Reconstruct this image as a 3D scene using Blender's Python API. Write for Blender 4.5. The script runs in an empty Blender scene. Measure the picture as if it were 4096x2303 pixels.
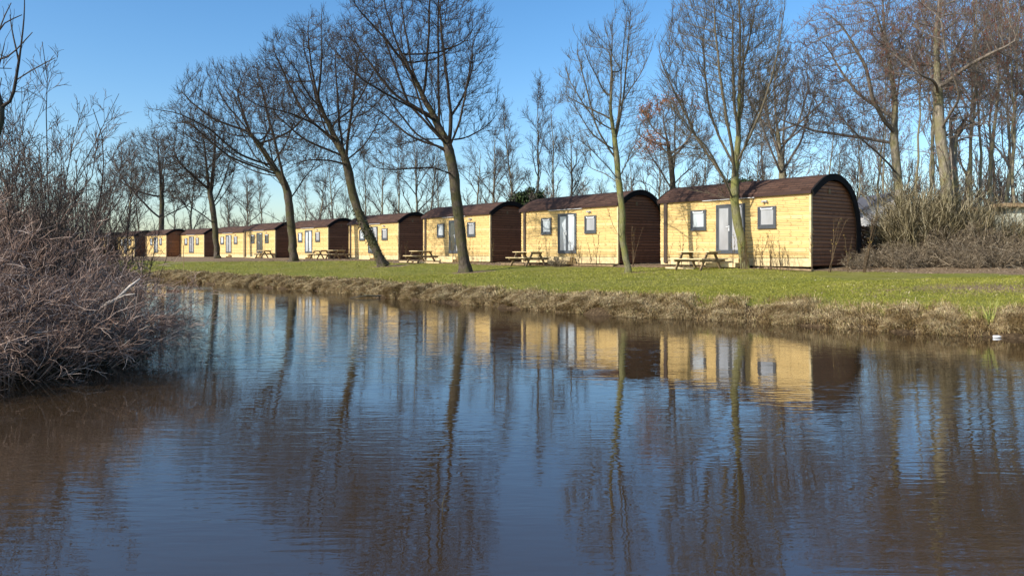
import bpy, math
import numpy as np
from mathutils import Vector
C = bpy.context.scene
COL = C.collection
R = math.radians
# ---------------------------------------------------------------- camera, sky, sun, exposure
K = 1.15                      # metres per survey unit
HC, FP, HX, HY = 1.37, 2980.0, 2048.0, 1010.0
cam = bpy.data.cameras.new('camera')
camo = bpy.data.objects.new('camera', cam); COL.objects.link(camo)
camo.location = (0, 0, HC*K); camo.rotation_euler = (R(90), 0, 0)
cam.sensor_width = 36; cam.lens = FP/4096*36
cam.shift_y = -(1151.5-HY)/4096
cam.clip_start = .05; cam.clip_end = 5000
C.camera = camo
SUN = Vector((-.83, -.56, .0)).normalized()
EL = 28.0
sv = Vector((SUN.x*math.cos(R(EL)), SUN.y*math.cos(R(EL)), math.sin(R(EL))))
w = bpy.data.worlds.new('World'); C.world = w; w.use_nodes = True
nt = w.node_tree
sky = nt.nodes.new('ShaderNodeTexSky'); sky.sky_type = 'NISHITA'; sky.sun_disc = False
sky.sun_elevation = R(EL); sky.sun_rotation = math.atan2(SUN.x, SUN.y) % (2*math.pi)
sky.air_density = 1.0; sky.dust_density = .9; sky.ozone_density = 3.0
bg = nt.nodes['Background']; bg.inputs[1].default_value = .125
hs = nt.nodes.new('ShaderNodeHueSaturation'); hs.inputs['Saturation'].default_value = 1.24; hs.inputs['Value'].default_value = 1.08
nt.links.new(sky.outputs[0], hs.inputs['Color']); nt.links.new(hs.outputs[0], bg.inputs[0])
sl = bpy.data.lights.new('sun', 'SUN'); sl.energy = 4.0; sl.angle = R(.5); sl.color = (1, .93, .82)
slo = bpy.data.objects.new('sun', sl); COL.objects.link(slo); slo.rotation_euler = sv.to_track_quat('Z', 'Y').to_euler()
C.view_settings.view_transform = 'Standard'; C.view_settings.look = 'None'
C.view_settings.exposure = 0.60; C.view_settings.gamma = 1
C.cycles.max_bounces = 6; C.cycles.diffuse_bounces = 3; C.cycles.glossy_bounces = 3
C.cycles.use_denoising = True
C.render.use_persistent_data = False

# ---------------------------------------------------------------- helpers
def tag(o, label=None, cat=None, group=None, kind=None):
    if label: o['label'] = label
    if cat: o['category'] = cat
    if group: o['group'] = group
    if kind: o['kind'] = kind
    return o
def empty(name, loc, rz=0):
    o = bpy.data.objects.new(name, None); COL.objects.link(o)
    o.location = loc; o.rotation_euler = (0, 0, rz); o.empty_display_size = .2
    return o
def mesh_obj(name, V, Fs, mat, parent=None, loc=None, smooth=True, uv=None):
    """V (n,3); Fs list of face arrays (m,3) or (m,4)."""
    V = np.asarray(V, dtype=np.float32)
    Fs = [np.asarray(f, dtype=np.int32) for f in (Fs if isinstance(Fs, list) else [Fs])]
    Fs = [f for f in Fs if len(f)]
    me = bpy.data.meshes.new(name)
    me.vertices.add(len(V)); me.vertices.foreach_set('co', V.ravel())
    idx = np.concatenate([f.ravel() for f in Fs])
    tot = np.concatenate([np.full(len(f), f.shape[1], dtype=np.int32) for f in Fs])
    start = np.concatenate([[0], np.cumsum(tot)[:-1]]).astype(np.int32)
    me.loops.add(len(idx)); me.loops.foreach_set('vertex_index', idx)
    me.polygons.add(len(tot)); me.polygons.foreach_set('loop_start', start)
    if uv is not None:
        l = me.uv_layers.new(name='UVMap'); l.data.foreach_set('uv', np.asarray(uv, dtype=np.float32)[idx].ravel())
    me.polygons.foreach_set('use_smooth', np.full(len(tot), smooth))
    me.update(calc_edges=True)
    me.materials.append(mat)
    o = bpy.data.objects.new(name, me); COL.objects.link(o)
    if parent: o.parent = parent
    if loc is not None: o.location = loc
    return o
class MB:
    """collects boxes, tubes and prisms into ONE mesh"""
    def __init__(s): s.V = []; s.F = []; s.n = 0
    def add(s, V, F):
        s.V.append(np.asarray(V, float)); s.F += [tuple(i+s.n for i in f) for f in F]; s.n += len(V)
    def box(s, x0, x1, y0, y1, z0, z1, M=None):
        V = np.array([(x, y, z) for x in (x0, x1) for y in (y0, y1) for z in (z0, z1)], float)
        if M is not None: V = V @ M[0].T + M[1]
        s.add(V, [(0,1,3,2),(4,6,7,5),(0,4,5,1),(2,3,7,6),(0,2,6,4),(1,5,7,3)])
    def bar(s, a, b, w, h):
        a = np.array(a, float); b = np.array(b, float); d = b-a; L = np.linalg.norm(d); d /= L
        up = np.array((0,0,1.)) if abs(d[2]) < .9 else np.array((0,1.,0))
        sx = np.cross(d, up); sx /= np.linalg.norm(sx); uz = np.cross(sx, d)
        V = [p+sx*i*w/2+uz*j*h/2 for p in (a, b) for i, j in ((-1,-1),(1,-1),(1,1),(-1,1))]
        s.add(V, [(0,1,2,3),(7,6,5,4),(0,4,5,1),(1,5,6,2),(2,6,7,3),(3,7,4,0)])
    def tube(s, pts, r, k=8, cap=True):
        pts = np.array(pts, float); n = len(pts); r = np.broadcast_to(r, (n,))
        t = np.gradient(pts, axis=0); t /= np.linalg.norm(t, axis=1)[:, None]
        ref = np.eye(3)[np.argmin(np.abs(t.mean(0)))]
        n1 = ref-(t@ref)[:, None]*t; n1 /= np.linalg.norm(n1, axis=1)[:, None]; n2 = np.cross(t, n1)
        V = []
        for i in range(n):
            for j in range(k):
                a = 2*math.pi*j/k; V.append(pts[i]+r[i]*(math.cos(a)*n1[i]+math.sin(a)*n2[i]))
        F = [(i*k+j, i*k+(j+1) % k, (i+1)*k+(j+1) % k, (i+1)*k+j) for i in range(n-1) for j in range(k)]
        if cap: F += [tuple(range(k-1, -1, -1)), tuple((n-1)*k+j for j in range(k))]
        s.add(V, F)
    def build(s, name, mat, parent=None, scale=1, smooth=False, bevel=0):
        me = bpy.data.meshes.new(name)
        me.from_pydata((np.concatenate(s.V)*scale).tolist(), [], s.F); me.update()
        if smooth: me.polygons.foreach_set('use_smooth', np.ones(len(me.polygons), bool))
        me.materials.append(mat)
        o = bpy.data.objects.new(name, me); COL.objects.link(o)
        if parent: o.parent = parent
        if bevel:
            b = o.modifiers.new('b', 'BEVEL'); b.width = bevel; b.segments = 2; b.limit_method = 'ANGLE'
        return o
def copy_tree(o, parent=None):
    c = o.copy(); COL.objects.link(c); c.parent = parent
    for ch in list(o.children): copy_tree(ch, c)
    return c

def hash2(ix, iy, s):
    h = (ix*374761393 + iy*668265263 + s*1442695041) & 0xffffffff
    h = ((h ^ (h >> 13))*1274126177) & 0xffffffff
    return ((h ^ (h >> 16)) & 0xffff)/65535.0
def vnoise(x, y, sc, s=0):
    x = np.asarray(x, float)/sc; y = np.asarray(y, float)/sc
    ix = np.floor(x).astype(np.int64); iy = np.floor(y).astype(np.int64)
    fx = x-ix; fy = y-iy; fx = fx*fx*(3-2*fx); fy = fy*fy*(3-2*fy)
    a = hash2(ix, iy, s); b = hash2(ix+1, iy, s); c = hash2(ix, iy+1, s); d = hash2(ix+1, iy+1, s)
    return (a*(1-fx)+b*fx)*(1-fy)+(c*(1-fx)+d*fx)*fy*1.0-.5
def W3(px, py, Y, dy=0):
    """a point on the ray through photo pixel (px,py) at survey depth Y, moved dy further back"""
    return np.array((K*(px-HX)/FP*Y, K*(Y+dy), K*(HC+(HY-py)/FP*Y)))

# ---------------------------------------------------------------- materials
MATS = {}
class NM:
    def __init__(s, name, rough=.8, spec=.3):
        s.m = bpy.data.materials.new(name); s.m.use_nodes = True; s.t = s.m.node_tree
        s.b = s.t.nodes['Principled BSDF']; s.b.inputs['Roughness'].default_value = rough
        s.b.inputs['Specular IOR Level'].default_value = spec
    def n(s, typ, **kw):
        x = s.t.nodes.new(typ)
        for k, v in kw.items():
            if k in x.inputs and not hasattr(x, k): x.inputs[k].default_value = v
            elif hasattr(x, k) and k not in ('inputs',): setattr(x, k, v)
            else: x.inputs[k].default_value = v
        return x
    def l(s, a, b): s.t.links.new(a, b)
    def coords(s, scale=(1,1,1), kind='Object', rot=(0,0,0)):
        tc = s.n('ShaderNodeTexCoord'); mp = s.n('ShaderNodeMapping'); mp.inputs['Scale'].default_value = scale
        mp.inputs['Rotation'].default_value = rot
        s.l(tc.outputs[kind], mp.inputs[0]); return mp.outputs[0]
    def noise(s, vec, scale, detail=4, rough=.55, dist=0):
        x = s.n('ShaderNodeTexNoise'); x.inputs['Scale'].default_value = scale; x.inputs['Detail'].default_value = detail
        x.inputs['Roughness'].default_value = rough; x.inputs['Distortion'].default_value = dist
        s.l(vec, x.inputs['Vector']); return x.outputs[0]
    def ramp(s, fac, stops, interp='LINEAR'):
        x = s.n('ShaderNodeValToRGB'); cr = x.color_ramp; cr.interpolation = interp
        while len(cr.elements) < len(stops): cr.elements.new(.5)
        for e, (p, c) in zip(cr.elements, stops):
            e.position = p; e.color = (c, c, c, 1) if isinstance(c, (int, float)) else (*c, 1)
        s.l(fac, x.inputs[0]); return x.outputs[0]
    def mix(s, fac, a, b, mode='MIX'):
        x = s.n('ShaderNodeMix'); x.data_type = 'RGBA'; x.blend_type = mode
        for sock, v in ((x.inputs[0], fac), (x.inputs[6], a), (x.inputs[7], b)):
            if hasattr(v, 'is_output'): s.l(v, sock)
            elif isinstance(v, (int, float)): sock.default_value = v if sock.type == 'VALUE' else (v, v, v, 1)
            else: sock.default_value = (*v, 1)
        return x.outputs[2]
    def math(s, op, a, b=0.0):
        x = s.n('ShaderNodeMath'); x.operation = op
        for sock, v in ((x.inputs[0], a), (x.inputs[1], b)):
            if hasattr(v, 'is_output'): s.l(v, sock)
            else: sock.default_value = v
        return x.outputs[0]
    def bump(s, h, dist=.01, strength=1):
        x = s.n('ShaderNodeBump'); x.inputs['Distance'].default_value = dist; x.inputs['Strength'].default_value = strength
        s.l(h, x.inputs['Height']); s.l(x.outputs[0], s.b.inputs['Normal'])
    def col(s, c):
        if hasattr(c, 'is_output'): s.l(c, s.b.inputs['Base Color'])
        else: s.b.inputs['Base Color'].default_value = (*c, 1)
        return s
def plain(name, c, rough=.7, spec=.3, var=.25, sc=6, bump=0):
    m = NM(name, rough, spec); v = m.coords()
    n = m.noise(v, sc, 5)
    m.col(m.ramp(n, [(.3, tuple(x*(1-var) for x in c)), (.7, tuple(min(1, x*(1+var)) for x in c))]))
    if bump: m.bump(n, bump)
    return m.m
def island(name, stops, rough=.8, noise_scale=0, tint=None, transl=0):
    m = NM(name, rough, .2)
    g = m.n('ShaderNodeNewGeometry')
    c = m.ramp(g.outputs['Random Per Island'], stops)
    if noise_scale:
        n = m.noise(m.coords(), noise_scale, 3)
        c = m.mix(m.ramp(n, [(.4, 0.), (.62, 1.)]), c, tint, 'MULTIPLY')
    m.col(c)
    return m.m
def bark(name, dark, light, moss=None, sc=1.0):
    m = NM(name, .9, .15); v = m.coords((1, 1, .25))
    n = m.noise(v, 22*sc, 6, .65); n2 = m.noise(m.coords(), 2.3, 4)
    c = m.ramp(n, [(.32, dark), (.68, light)])
    if moss: c = m.mix(m.ramp(n2, [(.42, 0.), (.6, .85)]), c, moss)
    m.col(c); m.bump(n, .03, .9); return m.m
M = {}
M['bark_dark'] = bark('dark grey bark', (.035, .028, .022), (.13, .105, .08), (.075, .07, .03))
M['bark_green'] = bark('greenish bark', (.07, .065, .035), (.27, .25, .14), (.17, .17, .05))
M['bark_grey'] = bark('grey alder bark', (.075, .064, .048), (.33, .29, .22), (.19, .175, .09))
M['twig_dark'] = bark('dark twigs', (.028, .022, .018), (.085, .068, .053))
M['twig_green'] = bark('brown green twigs', (.065, .055, .038), (.17, .145, .10))
M['twig_grey'] = bark('grey brown twigs', (.08, .065, .052), (.27, .23, .19))
M['twig_far'] = bark('far brown twigs', (.045, .037, .031), (.12, .10, .083))
M['willow'] = island('willow shoots', [(0, (.05, .03, .023)), (.4, (.20, .125, .092)), (.8, (.42, .29, .22)), (1, (.70, .56, .47))], .7)
M['willow_dark'] = island('sapling stems', [(0, (.022, .016, .013)), (.6, (.075, .055, .042)), (1, (.20, .155, .125))], .8)
M['coppice'] = island('yellow green shoots', [(0, (.02, .015, .007)), (.45, (.085, .066, .030)), (.8, (.30, .25, .14)), (1, (.62, .54, .36))], .75)
M['brush'] = island('cut brushwood', [(0, (.03, .022, .014)), (.5, (.13, .098, .062)), (.85, (.34, .27, .18)), (1, (.62, .52, .37))], .8)
M['catkin'] = plain('alder catkins', (.20, .075, .045), .8, .2, .3, 9)
M['deadleaf'] = island('dead brown leaves', [(0, (.16, .06, .025)), (1, (.42, .17, .07))], .8)
M['ivy'] = island('ivy leaves', [(0, (.008, .014, .006)), (.6, (.025, .04, .014)), (1, (.06, .09, .03))], .5)
M['plantstem'] = island('young hedge stems', [(0, (.04, .027, .014)), (1, (.15, .10, .055))], .8)
M['plantleaf'] = island('young hedge leaves', [(0, (.14, .11, .02)), (.5, (.22, .14, .04)), (1, (.10, .12, .03))], .7)
M['grass'] = island('lawn grass blades', [(0, (.15, .148, .022)), (.35, (.235, .23, .034)), (.8, (.31, .30, .05)), (.95, (.38, .35, .10)), (1, (.50, .44, .22))], .75, .9, (.72, .76, .6))
M['dead'] = island('dead bank grass', [(0, (.09, .06, .03)), (.3, (.36, .26, .13)), (.75, (.62, .48, .26)), (.92, (.80, .66, .40)), (1, (.34, .34, .09))], .85, 2.6, (.42, .36, .27))
M['litter'] = island('leaf litter and dry stalks', [(0, (.05, .034, .02)), (.5, (.20, .145, .09)), (.85, (.42, .32, .21)), (1, (.70, .60, .46))], .85, 1.2, (.6, .55, .5))
M['fresh'] = island('fresh reed leaves', [(0, (.16, .19, .04)), (1, (.42, .42, .12))], .6)

def wood_mat(name, base, dark, light, knot=.6):
    m = NM(name, .62, .3)
    tc = m.n('ShaderNodeTexCoord')
    br = m.n('ShaderNodeTexBrick'); br.offset = .37; br.offset_frequency = 3; br.squash = 1
    br.inputs['Scale'].default_value = 1; br.inputs['Mortar Size'].default_value = .009
    br.inputs['Brick Width'].default_value = 60; br.inputs['Row Height'].default_value = .1164*K
    br.inputs['Color1'].default_value = (0, 0, 0, 1); br.inputs['Color2'].default_value = (1, 1, 1, 1); br.inputs['Mortar'].default_value = (.5, .5, .5, 1)
    m.l(tc.outputs['UV'], br.inputs['Vector'])
    board = br.outputs[0]
    mp = m.n('ShaderNodeMapping'); mp.inputs['Scale'].default_value = (1.1, 16, 1); m.l(tc.outputs['UV'], mp.inputs[0])
    # shift the grain from board to board
    cm = m.n('ShaderNodeCombineXYZ'); m.l(m.math('MULTIPLY', board, 7.3), cm.inputs[0]); 
    ad = m.n('ShaderNodeVectorMath'); ad.operation = 'ADD'; m.l(mp.outputs[0], ad.inputs[0]); m.l(cm.outputs[0], ad.inputs[1])
    g = m.noise(ad.outputs[0], 2.2, 5, .6, .6)
    c = m.ramp(g, [(.28, dark), (.5, base), (.75, light)])
    c = m.mix(.55, c, m.ramp(board, [(0, tuple(x*.78 for x in base)), (.5, base), (1, tuple(min(1, x*1.18) for x in light))]))
    # knots: small dark curved marks
    mp2 = m.n('ShaderNodeMapping'); mp2.inputs['Scale'].default_value = (2.6, 1/(.1164*K), 1); m.l(tc.outputs['UV'], mp2.inputs[0])
    nz = m.n('ShaderNodeTexNoise'); nz.inputs['Scale'].default_value = 3.; m.l(mp2.outputs[0], nz.inputs['Vector'])
    mx = m.n('ShaderNodeMix'); mx.data_type = 'VECTOR'; mx.inputs[0].default_value = .22
    m.l(mp2.outputs[0], mx.inputs[4]); m.l(nz.outputs[1], mx.inputs[5])
    vo = m.n('ShaderNodeTexVoronoi'); vo.inputs['Scale'].default_value = 1.0; m.l(mx.outputs[1], vo.inputs['Vector'])
    k = m.ramp(vo.outputs['Distance'], [(.0, 1.), (.05, .9), (.09, 0.)])
    c = m.mix(m.math('MULTIPLY', k, knot), c, tuple(x*.30 for x in dark))
    # bent dark marks where the boards' branch knots cross them
    sx = m.n('ShaderNodeSeparateXYZ'); m.l(tc.outputs['UV'], sx.inputs[0])
    vr = m.math('DIVIDE', sx.outputs[1], .1164*K); row = m.math('FLOOR', vr); fv = m.math('FRACT', vr)
    wn = m.n('ShaderNodeTexWhiteNoise'); wn.noise_dimensions = '1D'; m.l(row, wn.inputs['W'])
    cu = m.n('ShaderNodeCombineXYZ'); m.l(sx.outputs[0], cu.inputs[0]); m.l(m.math('MULTIPLY', row, 5.7), cu.inputs[1])
    jn = m.noise(cu.outputs[0], 1.9, 2)
    u2 = m.math('ADD', m.math('DIVIDE', sx.outputs[0], .46), m.math('ADD', m.math('MULTIPLY', wn.outputs[0], 7.0), m.math('MULTIPLY', jn, 1.6)))
    u2 = m.math('ADD', u2, m.math('MULTIPLY', m.math('ABSOLUTE', m.math('SUBTRACT', fv, .5)), .28))
    fn = m.noise(m.coords((30, 30, 30), 'UV'), 1.0, 2)
    u2 = m.math('ADD', u2, m.math('MULTIPLY', fn, .10))
    cell = m.n('ShaderNodeTexWhiteNoise'); cell.noise_dimensions = '2D'; cc = m.n('ShaderNodeCombineXYZ'); m.l(m.math('FLOOR', u2), cc.inputs[0]); m.l(row, cc.inputs[1]); m.l(cc.outputs[0], cell.inputs['Vector'])
    mk = m.ramp(m.math('FRACT', u2), [(.0, .0), (.02, 1.), (.07, 1.), (.10, 0.)])
    mk = m.math('MULTIPLY', mk, m.ramp(cell.outputs[0], [(.25, 0.), (.5, .85)]))
    c = m.mix(m.math('MULTIPLY', mk, knot), c, tuple(x*.42 for x in dark))
    lowv = m.ramp(sx.outputs[1], [(.33, .55), (.95, 0.)]); sp = m.ramp(m.noise(m.coords((2.2, 5, 2)), 1.5, 5, .65), [(.35, 0.), (.65, 1.)])
    c = m.mix(m.math('MULTIPLY', lowv, sp), c, tuple(x*.38 for x in base))
    wv = m.noise(m.coords((.5, .5, .9)), 1.6, 5, .6)
    c = m.mix(m.ramp(wv, [(.42, 0.), (.72, .30)]), c, tuple(x*.62 for x in base))
    m.l(m.mix(br.outputs['Fac'], c, tuple(x*.30 for x in dark)), m.b.inputs['Base Color'])
    m.bump(g, .004, .5)
    return m.m
M['pine'] = wood_mat('pale pine cladding', (.72, .515, .215), (.52, .335, .12), (.82, .635, .31), .85)
M['pine_end'] = wood_mat('red stained and shade darkened cladding', (.26, .118, .060), (.16, .066, .032), (.34, .165, .09), .6)  # redder stain, deepened so the colour also carries the gables' shade
M['plank'] = plain('weathered pine planks', (.62, .49, .27), .75, .2, .3, 5, .004)
M['plank_dark'] = plain('old dark timber', (.26, .185, .105), .8, .2, .4, 7, .006)
M['fascia'] = plain('brown fascia board', (.035, .014, .010), .55, .35, .2, 4)
M['black'] = plain('black gable trim', (.014, .013, .013), .85, .12, .2, 3)
M['frame'] = plain('anthracite window frame', (.060, .068, .078), .4, .5, .08, 3)
M['white'] = plain('white plastic', (.72, .74, .76), .4, .5, .05, 3)
M['metal'] = plain('dull chrome', (.45, .45, .45), .3, .6, .1, 3)
M['spine'] = plain('brown downpipe', (.06, .038, .028), .45, .4, .15, 4)
def shingles():
    m = NM('brown bitumen shingles', .9, .2)
    tc = m.n('ShaderNodeTexCoord')
    br = m.n('ShaderNodeTexBrick'); br.offset = .5; br.inputs['Scale'].default_value = 1
    br.inputs['Brick Width'].default_value = .36; br.inputs['Row Height'].default_value = .161; br.inputs['Mortar Size'].default_value = .014
    br.inputs['Color1'].default_value = (.045, .022, .014, 1); br.inputs['Color2'].default_value = (.12, .060, .038, 1); br.inputs['Mortar'].default_value = (.010, .006, .005, 1)
    m.l(tc.outputs['UV'], br.inputs['Vector'])
    n = m.noise(m.coords(), 1.3, 5); n2 = m.noise(m.coords(), 60, 3)
    c = m.mix(m.ramp(n, [(.35, .0), (.7, .45)]), br.outputs[0], (.095, .058, .044))
    c = m.mix(m.ramp(n2, [(.4, 0.), (.7, .3)]), c, (.13, .085, .066))
    m.col(c); m.bump(m.mix(.5, n2, br.outputs['Fac']), .01, .6); return m.m
M['shingle'] = shingles()
def glass(name, c, rough=.06):
    m = NM(name, rough, .8); m.b.inputs['IOR'].default_value = 1.6
    n = m.noise(m.coords((1, 1, .35)), 2.2, 4)
    m.col(m.ramp(n, [(.35, tuple(x*.72 for x in c)), (.65, c)])); return m.m
M['glass_grey'] = glass('window pane over a grey blind', (.33, .34, .37), .12)
M['glass_sky'] = glass('window pane over white blind', (.46, .51, .56))
M['glass_dark'] = glass('dark window pane', (.025, .03, .035), .04)

# ---------------------------------------------------------------- ground
FAR = K*np.array([(-160,118),(-90,88),(-60,72),(-40,58),(-28,49),(-17.9,37.8),(-12,31.2),(-6.8,26.5),(-4.07,22.9),(-2.16,20.9),(-.49,18.7),(1.28,16.9),(2.6,15.8),(4.6,14.8),(5.88,13.6),(6.76,12.75),(7.68,12.15),(10,10.8),(16,7.2),(30,-2),(90,-60)])
PEN = K*np.array([(-4.6,9.4),(-4.9,8.9),(-5.15,8.4),(-5.5,8.0),(-6.7,7.1),(-9,6.0),(-16,2.5),(-60,-6),(-160,-10),(-160,60),(-60,34),(-30,24),(-14,17),(-8,13.4),(-5.6,11),(-4.7,10.0)])
def seg_dist(x, y, P):
    d = np.full(x.shape, 1e9)
    for (ax, ay), (bx, by) in zip(P[:-1], P[1:]):
        vx, vy = bx-ax, by-ay; t = np.clip(((x-ax)*vx+(y-ay)*vy)/(vx*vx+vy*vy), 0, 1)
        d = np.minimum(d, np.hypot(x-ax-t*vx, y-ay-t*vy))
    return d
def inside(x, y, P):
    c = np.zeros(x.shape, bool); n = len(P)
    for i in range(n):
        ax, ay = P[i]; bx, by = P[(i+1) % n]
        cond = ((ay > y) != (by > y)) & (x < (bx-ax)*(y-ay)/((by-ay) if by != ay else 1e-9)+ax)
        c ^= cond
    return c
def far_d(x, y):
    x = np.asarray(x, float); y = np.asarray(y, float)
    s = np.where(y > np.interp(x, FAR[:, 0], FAR[:, 1]), 1, -1)
    return s*seg_dist(x, y, FAR)
def ground_z(x, y, fine=True):
    x = np.asarray(x, float); y = np.asarray(y, float)
    d = far_d(x, y)
    if fine: d = d+.34*vnoise(x, y, 1.1, 1)+.22*vnoise(x, y, .37, 2)
    z1 = np.interp(d, [-3, -.4, 0, .12, .45, .95, 1.6, 4, 8, 13, 16, 400], np.array([-.8, -.25, -.06, .09, .24, .36, .42, .52, .68, .90, .93, .93])*K)
    if fine: z1 = z1+np.clip(d, 0, 1)*(.05*vnoise(x, y, 2.7, 3)+.03*vnoise(x, y, .8, 4))+np.clip(1.2-np.abs(d-.6), 0, 1)*.13*vnoise(x, y, .45, 5)
    dp = seg_dist(x, y, np.vstack([PEN, PEN[:1]]))*np.where(inside(x, y, PEN), 1, -1)
    z2 = np.interp(dp, [-2, 0, .5, 2, 6, 30], np.array([-.7, -.04, .14, .24, .3, .6])*K)
    if fine: z2 = z2+.1*vnoise(x, y, .6, 7)*np.clip(dp, 0, 1)
    z3 = np.interp(y-1.2*vnoise(x, y*0, 3, 8), [-20, 0, 1.2, 1.8, 3], [.3, .12, .05, -.2, -.8])
    return np.maximum(np.maximum(z1, z2), z3)
def gz(x, y): return float(ground_z(np.array([x]), np.array([y]), False)[0])
def axis(segs):
    out = [segs[0][0]]
    for (a, b, s) in segs: out += list(np.linspace(a, b, max(2, int(round((b-a)/s))+1))[1:])
    return np.array(out)
gx = axis([(-1500,-200,130), (-200,-60,5), (-60,-26,.8), (-26,-8,.3), (-8,15,.13), (15,24,.5), (24,60,3), (60,200,14), (200,1500,130)])
gy = axis([(-60,-6,6), (-6,8,.7), (8,13,.35), (13,26,.12), (26,46,.25), (46,90,.8), (90,200,8), (200,2500,160)])
GX, GY = np.meshgrid(gx, gy)
GZ = ground_z(GX, GY)
nx, ny = len(gx), len(gy)
ii = (np.arange(ny-1)[:, None]*nx+np.arange(nx-1)[None, :]).ravel()
def ground_mat():
    m = NM('grass, mud and leaf litter', .95, .1)
    v = m.coords()
    at = m.n('ShaderNodeAttribute'); at.attribute_name = 'zone'
    sep = m.n('ShaderNodeSeparateColor'); m.l(at.outputs['Color'], sep.inputs[0])
    n1 = m.noise(v, 1.1, 6, .65); n2 = m.noise(v, 14, 5, .7); n3 = m.noise(v, .35, 3)
    g = m.ramp(n2, [(.3, (.09, .09, .016)), (.5, (.21, .205, .035)), (.72, (.32, .30, .07))])
    g = m.mix(m.ramp(n1, [(.42, 0.), (.66, .65)]), g, (.26, .235, .08))
    g = m.mix(m.ramp(n3, [(.45, 0.), (.62, .5)]), g, (.16, .185, .03))
    d = m.ramp(n2, [(.3, (.07, .046, .027)), (.5, (.24, .165, .095)), (.72, (.50, .37, .235))])
    b = m.ramp(n2, [(.3, (.022, .015, .009)), (.55, (.085, .058, .033)), (.75, (.22, .165, .095))])
    jitter = m.math('SUBTRACT', n1, .5)
    fd = m.math('ADD', sep.outputs[0], m.math('ADD', m.math('MULTIPLY', jitter, 1.3), m.math('MULTIPLY', m.math('SUBTRACT', n2, .5), .6)))
    c = m.mix(m.ramp(fd, [(.42, 0.), (.58, 1.)]), g, d)
    fb = m.math('ADD', sep.outputs[1], m.math('MULTIPLY', jitter, .6))
    c = m.mix(m.ramp(fb, [(.4, 0.), (.6, 1.)]), c, b)
    m.col(c); m.bump(n2, .05, .8); return m.m
M['ground'] = ground_mat()
V = np.stack([GX, GY, GZ], -1).reshape(-1, 3)
ground = mesh_obj('lawn_and_banks', V, np.stack([ii, ii+1, ii+nx+1, ii+nx], 1), M['ground'])
tag(ground, kind='structure')
# zones: R dirt by the cabins and under the trees, G bare bank
DIRT = K*np.array([(14.5,18.3),(11.9,20.9),(9.7,22.7),(5.6,26.8),(3.9,28.3),(.4,32.6),(-2,35),(-6,38.7),(-8,43.5),(-14,47.6),(-20,52),(-30,60),(-60,84),(-60,140),(60,140),(60,10),(17,14)])
def dirt_d(x, y):
    return seg_dist(x, y, np.vstack([DIRT, DIRT[:1]]))*np.where(inside(x, y, DIRT), 1, -1)
x_, y_ = V[:, 0].astype(float), V[:, 1].astype(float)
dd = far_d(x_, y_)
zr = np.clip(.5+dirt_d(x_, y_)*.8, 0, 1)
# the worn, leaf strewn strip at the right end
worn = np.clip(1-np.hypot((x_-K*10.2)/3.6, (y_-K*16.4)/2.6), 0, 1)*.95
for (px_, Y_, r_) in ((1862, 29, 1.5), (1535, 36, 1.7), (1175, 47, 2.0), (2512, 25, .7), (2982, 24.7, 1.0)):
    bx_ = K*(px_-HX)/FP*Y_; zr = np.maximum(zr, np.clip(1.15-np.hypot(x_-bx_-.25*r_, y_-K*Y_)/r_, 0, .9))
zr = np.clip(np.maximum(zr, worn), 0, 1)
zg = np.clip(1.15-(dd-.05)*1.2, 0, 1)
zg = np.where(dd < 0, np.maximum(zg, 1), zg)
ca = ground.data.color_attributes.new('zone', 'FLOAT_COLOR', 'POINT')
ca.data.foreach_set('color', np.stack([zr, zg, zr*0, zr*0+1], 1).astype(np.float32).ravel())

# ---------------------------------------------------------------- water
def water_mat():
    m = NM('murky canal water', .0, .5); m.b.inputs['IOR'].default_value = 1.85
    m.col((.046, .029, .015))
    tc = m.n('ShaderNodeTexCoord')
    def mp(sx, sy, rz):
        x = m.n('ShaderNodeMapping'); x.inputs['Scale'].default_value = (sx, sy, 1); x.inputs['Rotation'].default_value = (0, 0, R(rz))
        m.l(tc.outputs['Object'], x.inputs[0]); return x.outputs[0]
    a = m.noise(mp(1.4, 6.5, 8), 1.0, 2, .5, .4)
    b = m.noise(mp(3.6, 15, -7), 1.0, 2, .5, .3)
    c = m.noise(mp(.35, .9, 14), 1.0, 2)
    mask = m.ramp(m.noise(mp(.10, .22, 20), 1.0, 3), [(.38, .12), (.60, 1.)])
    h = m.math('ADD', m.math('MULTIPLY', a, .55), m.math('MULTIPLY', b, .5))
    h = m.math('MULTIPLY', h, mask)
    h = m.math('ADD', h, m.math('MULTIPLY', c, .6))
    m.bump(h, .0062, 1.0)
    return m.m
M['water'] = water_mat()
wx = axis([(-1400,-200,300), (-200,100,60), (100,1400,300)]); wy = axis([(-60,0,20), (0,60,10), (60,140,20)])
WX, WY = np.meshgrid(wx, wy); jj = (np.arange(len(wy)-1)[:, None]*len(wx)+np.arange(len(wx)-1)[None, :]).ravel()
tag(mesh_obj('water', np.stack([WX, WY, WX*0], -1).reshape(-1, 3), np.stack([jj, jj+1, jj+len(wx)+1, jj+len(wx)], 1), M['water']), kind='structure')

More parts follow.
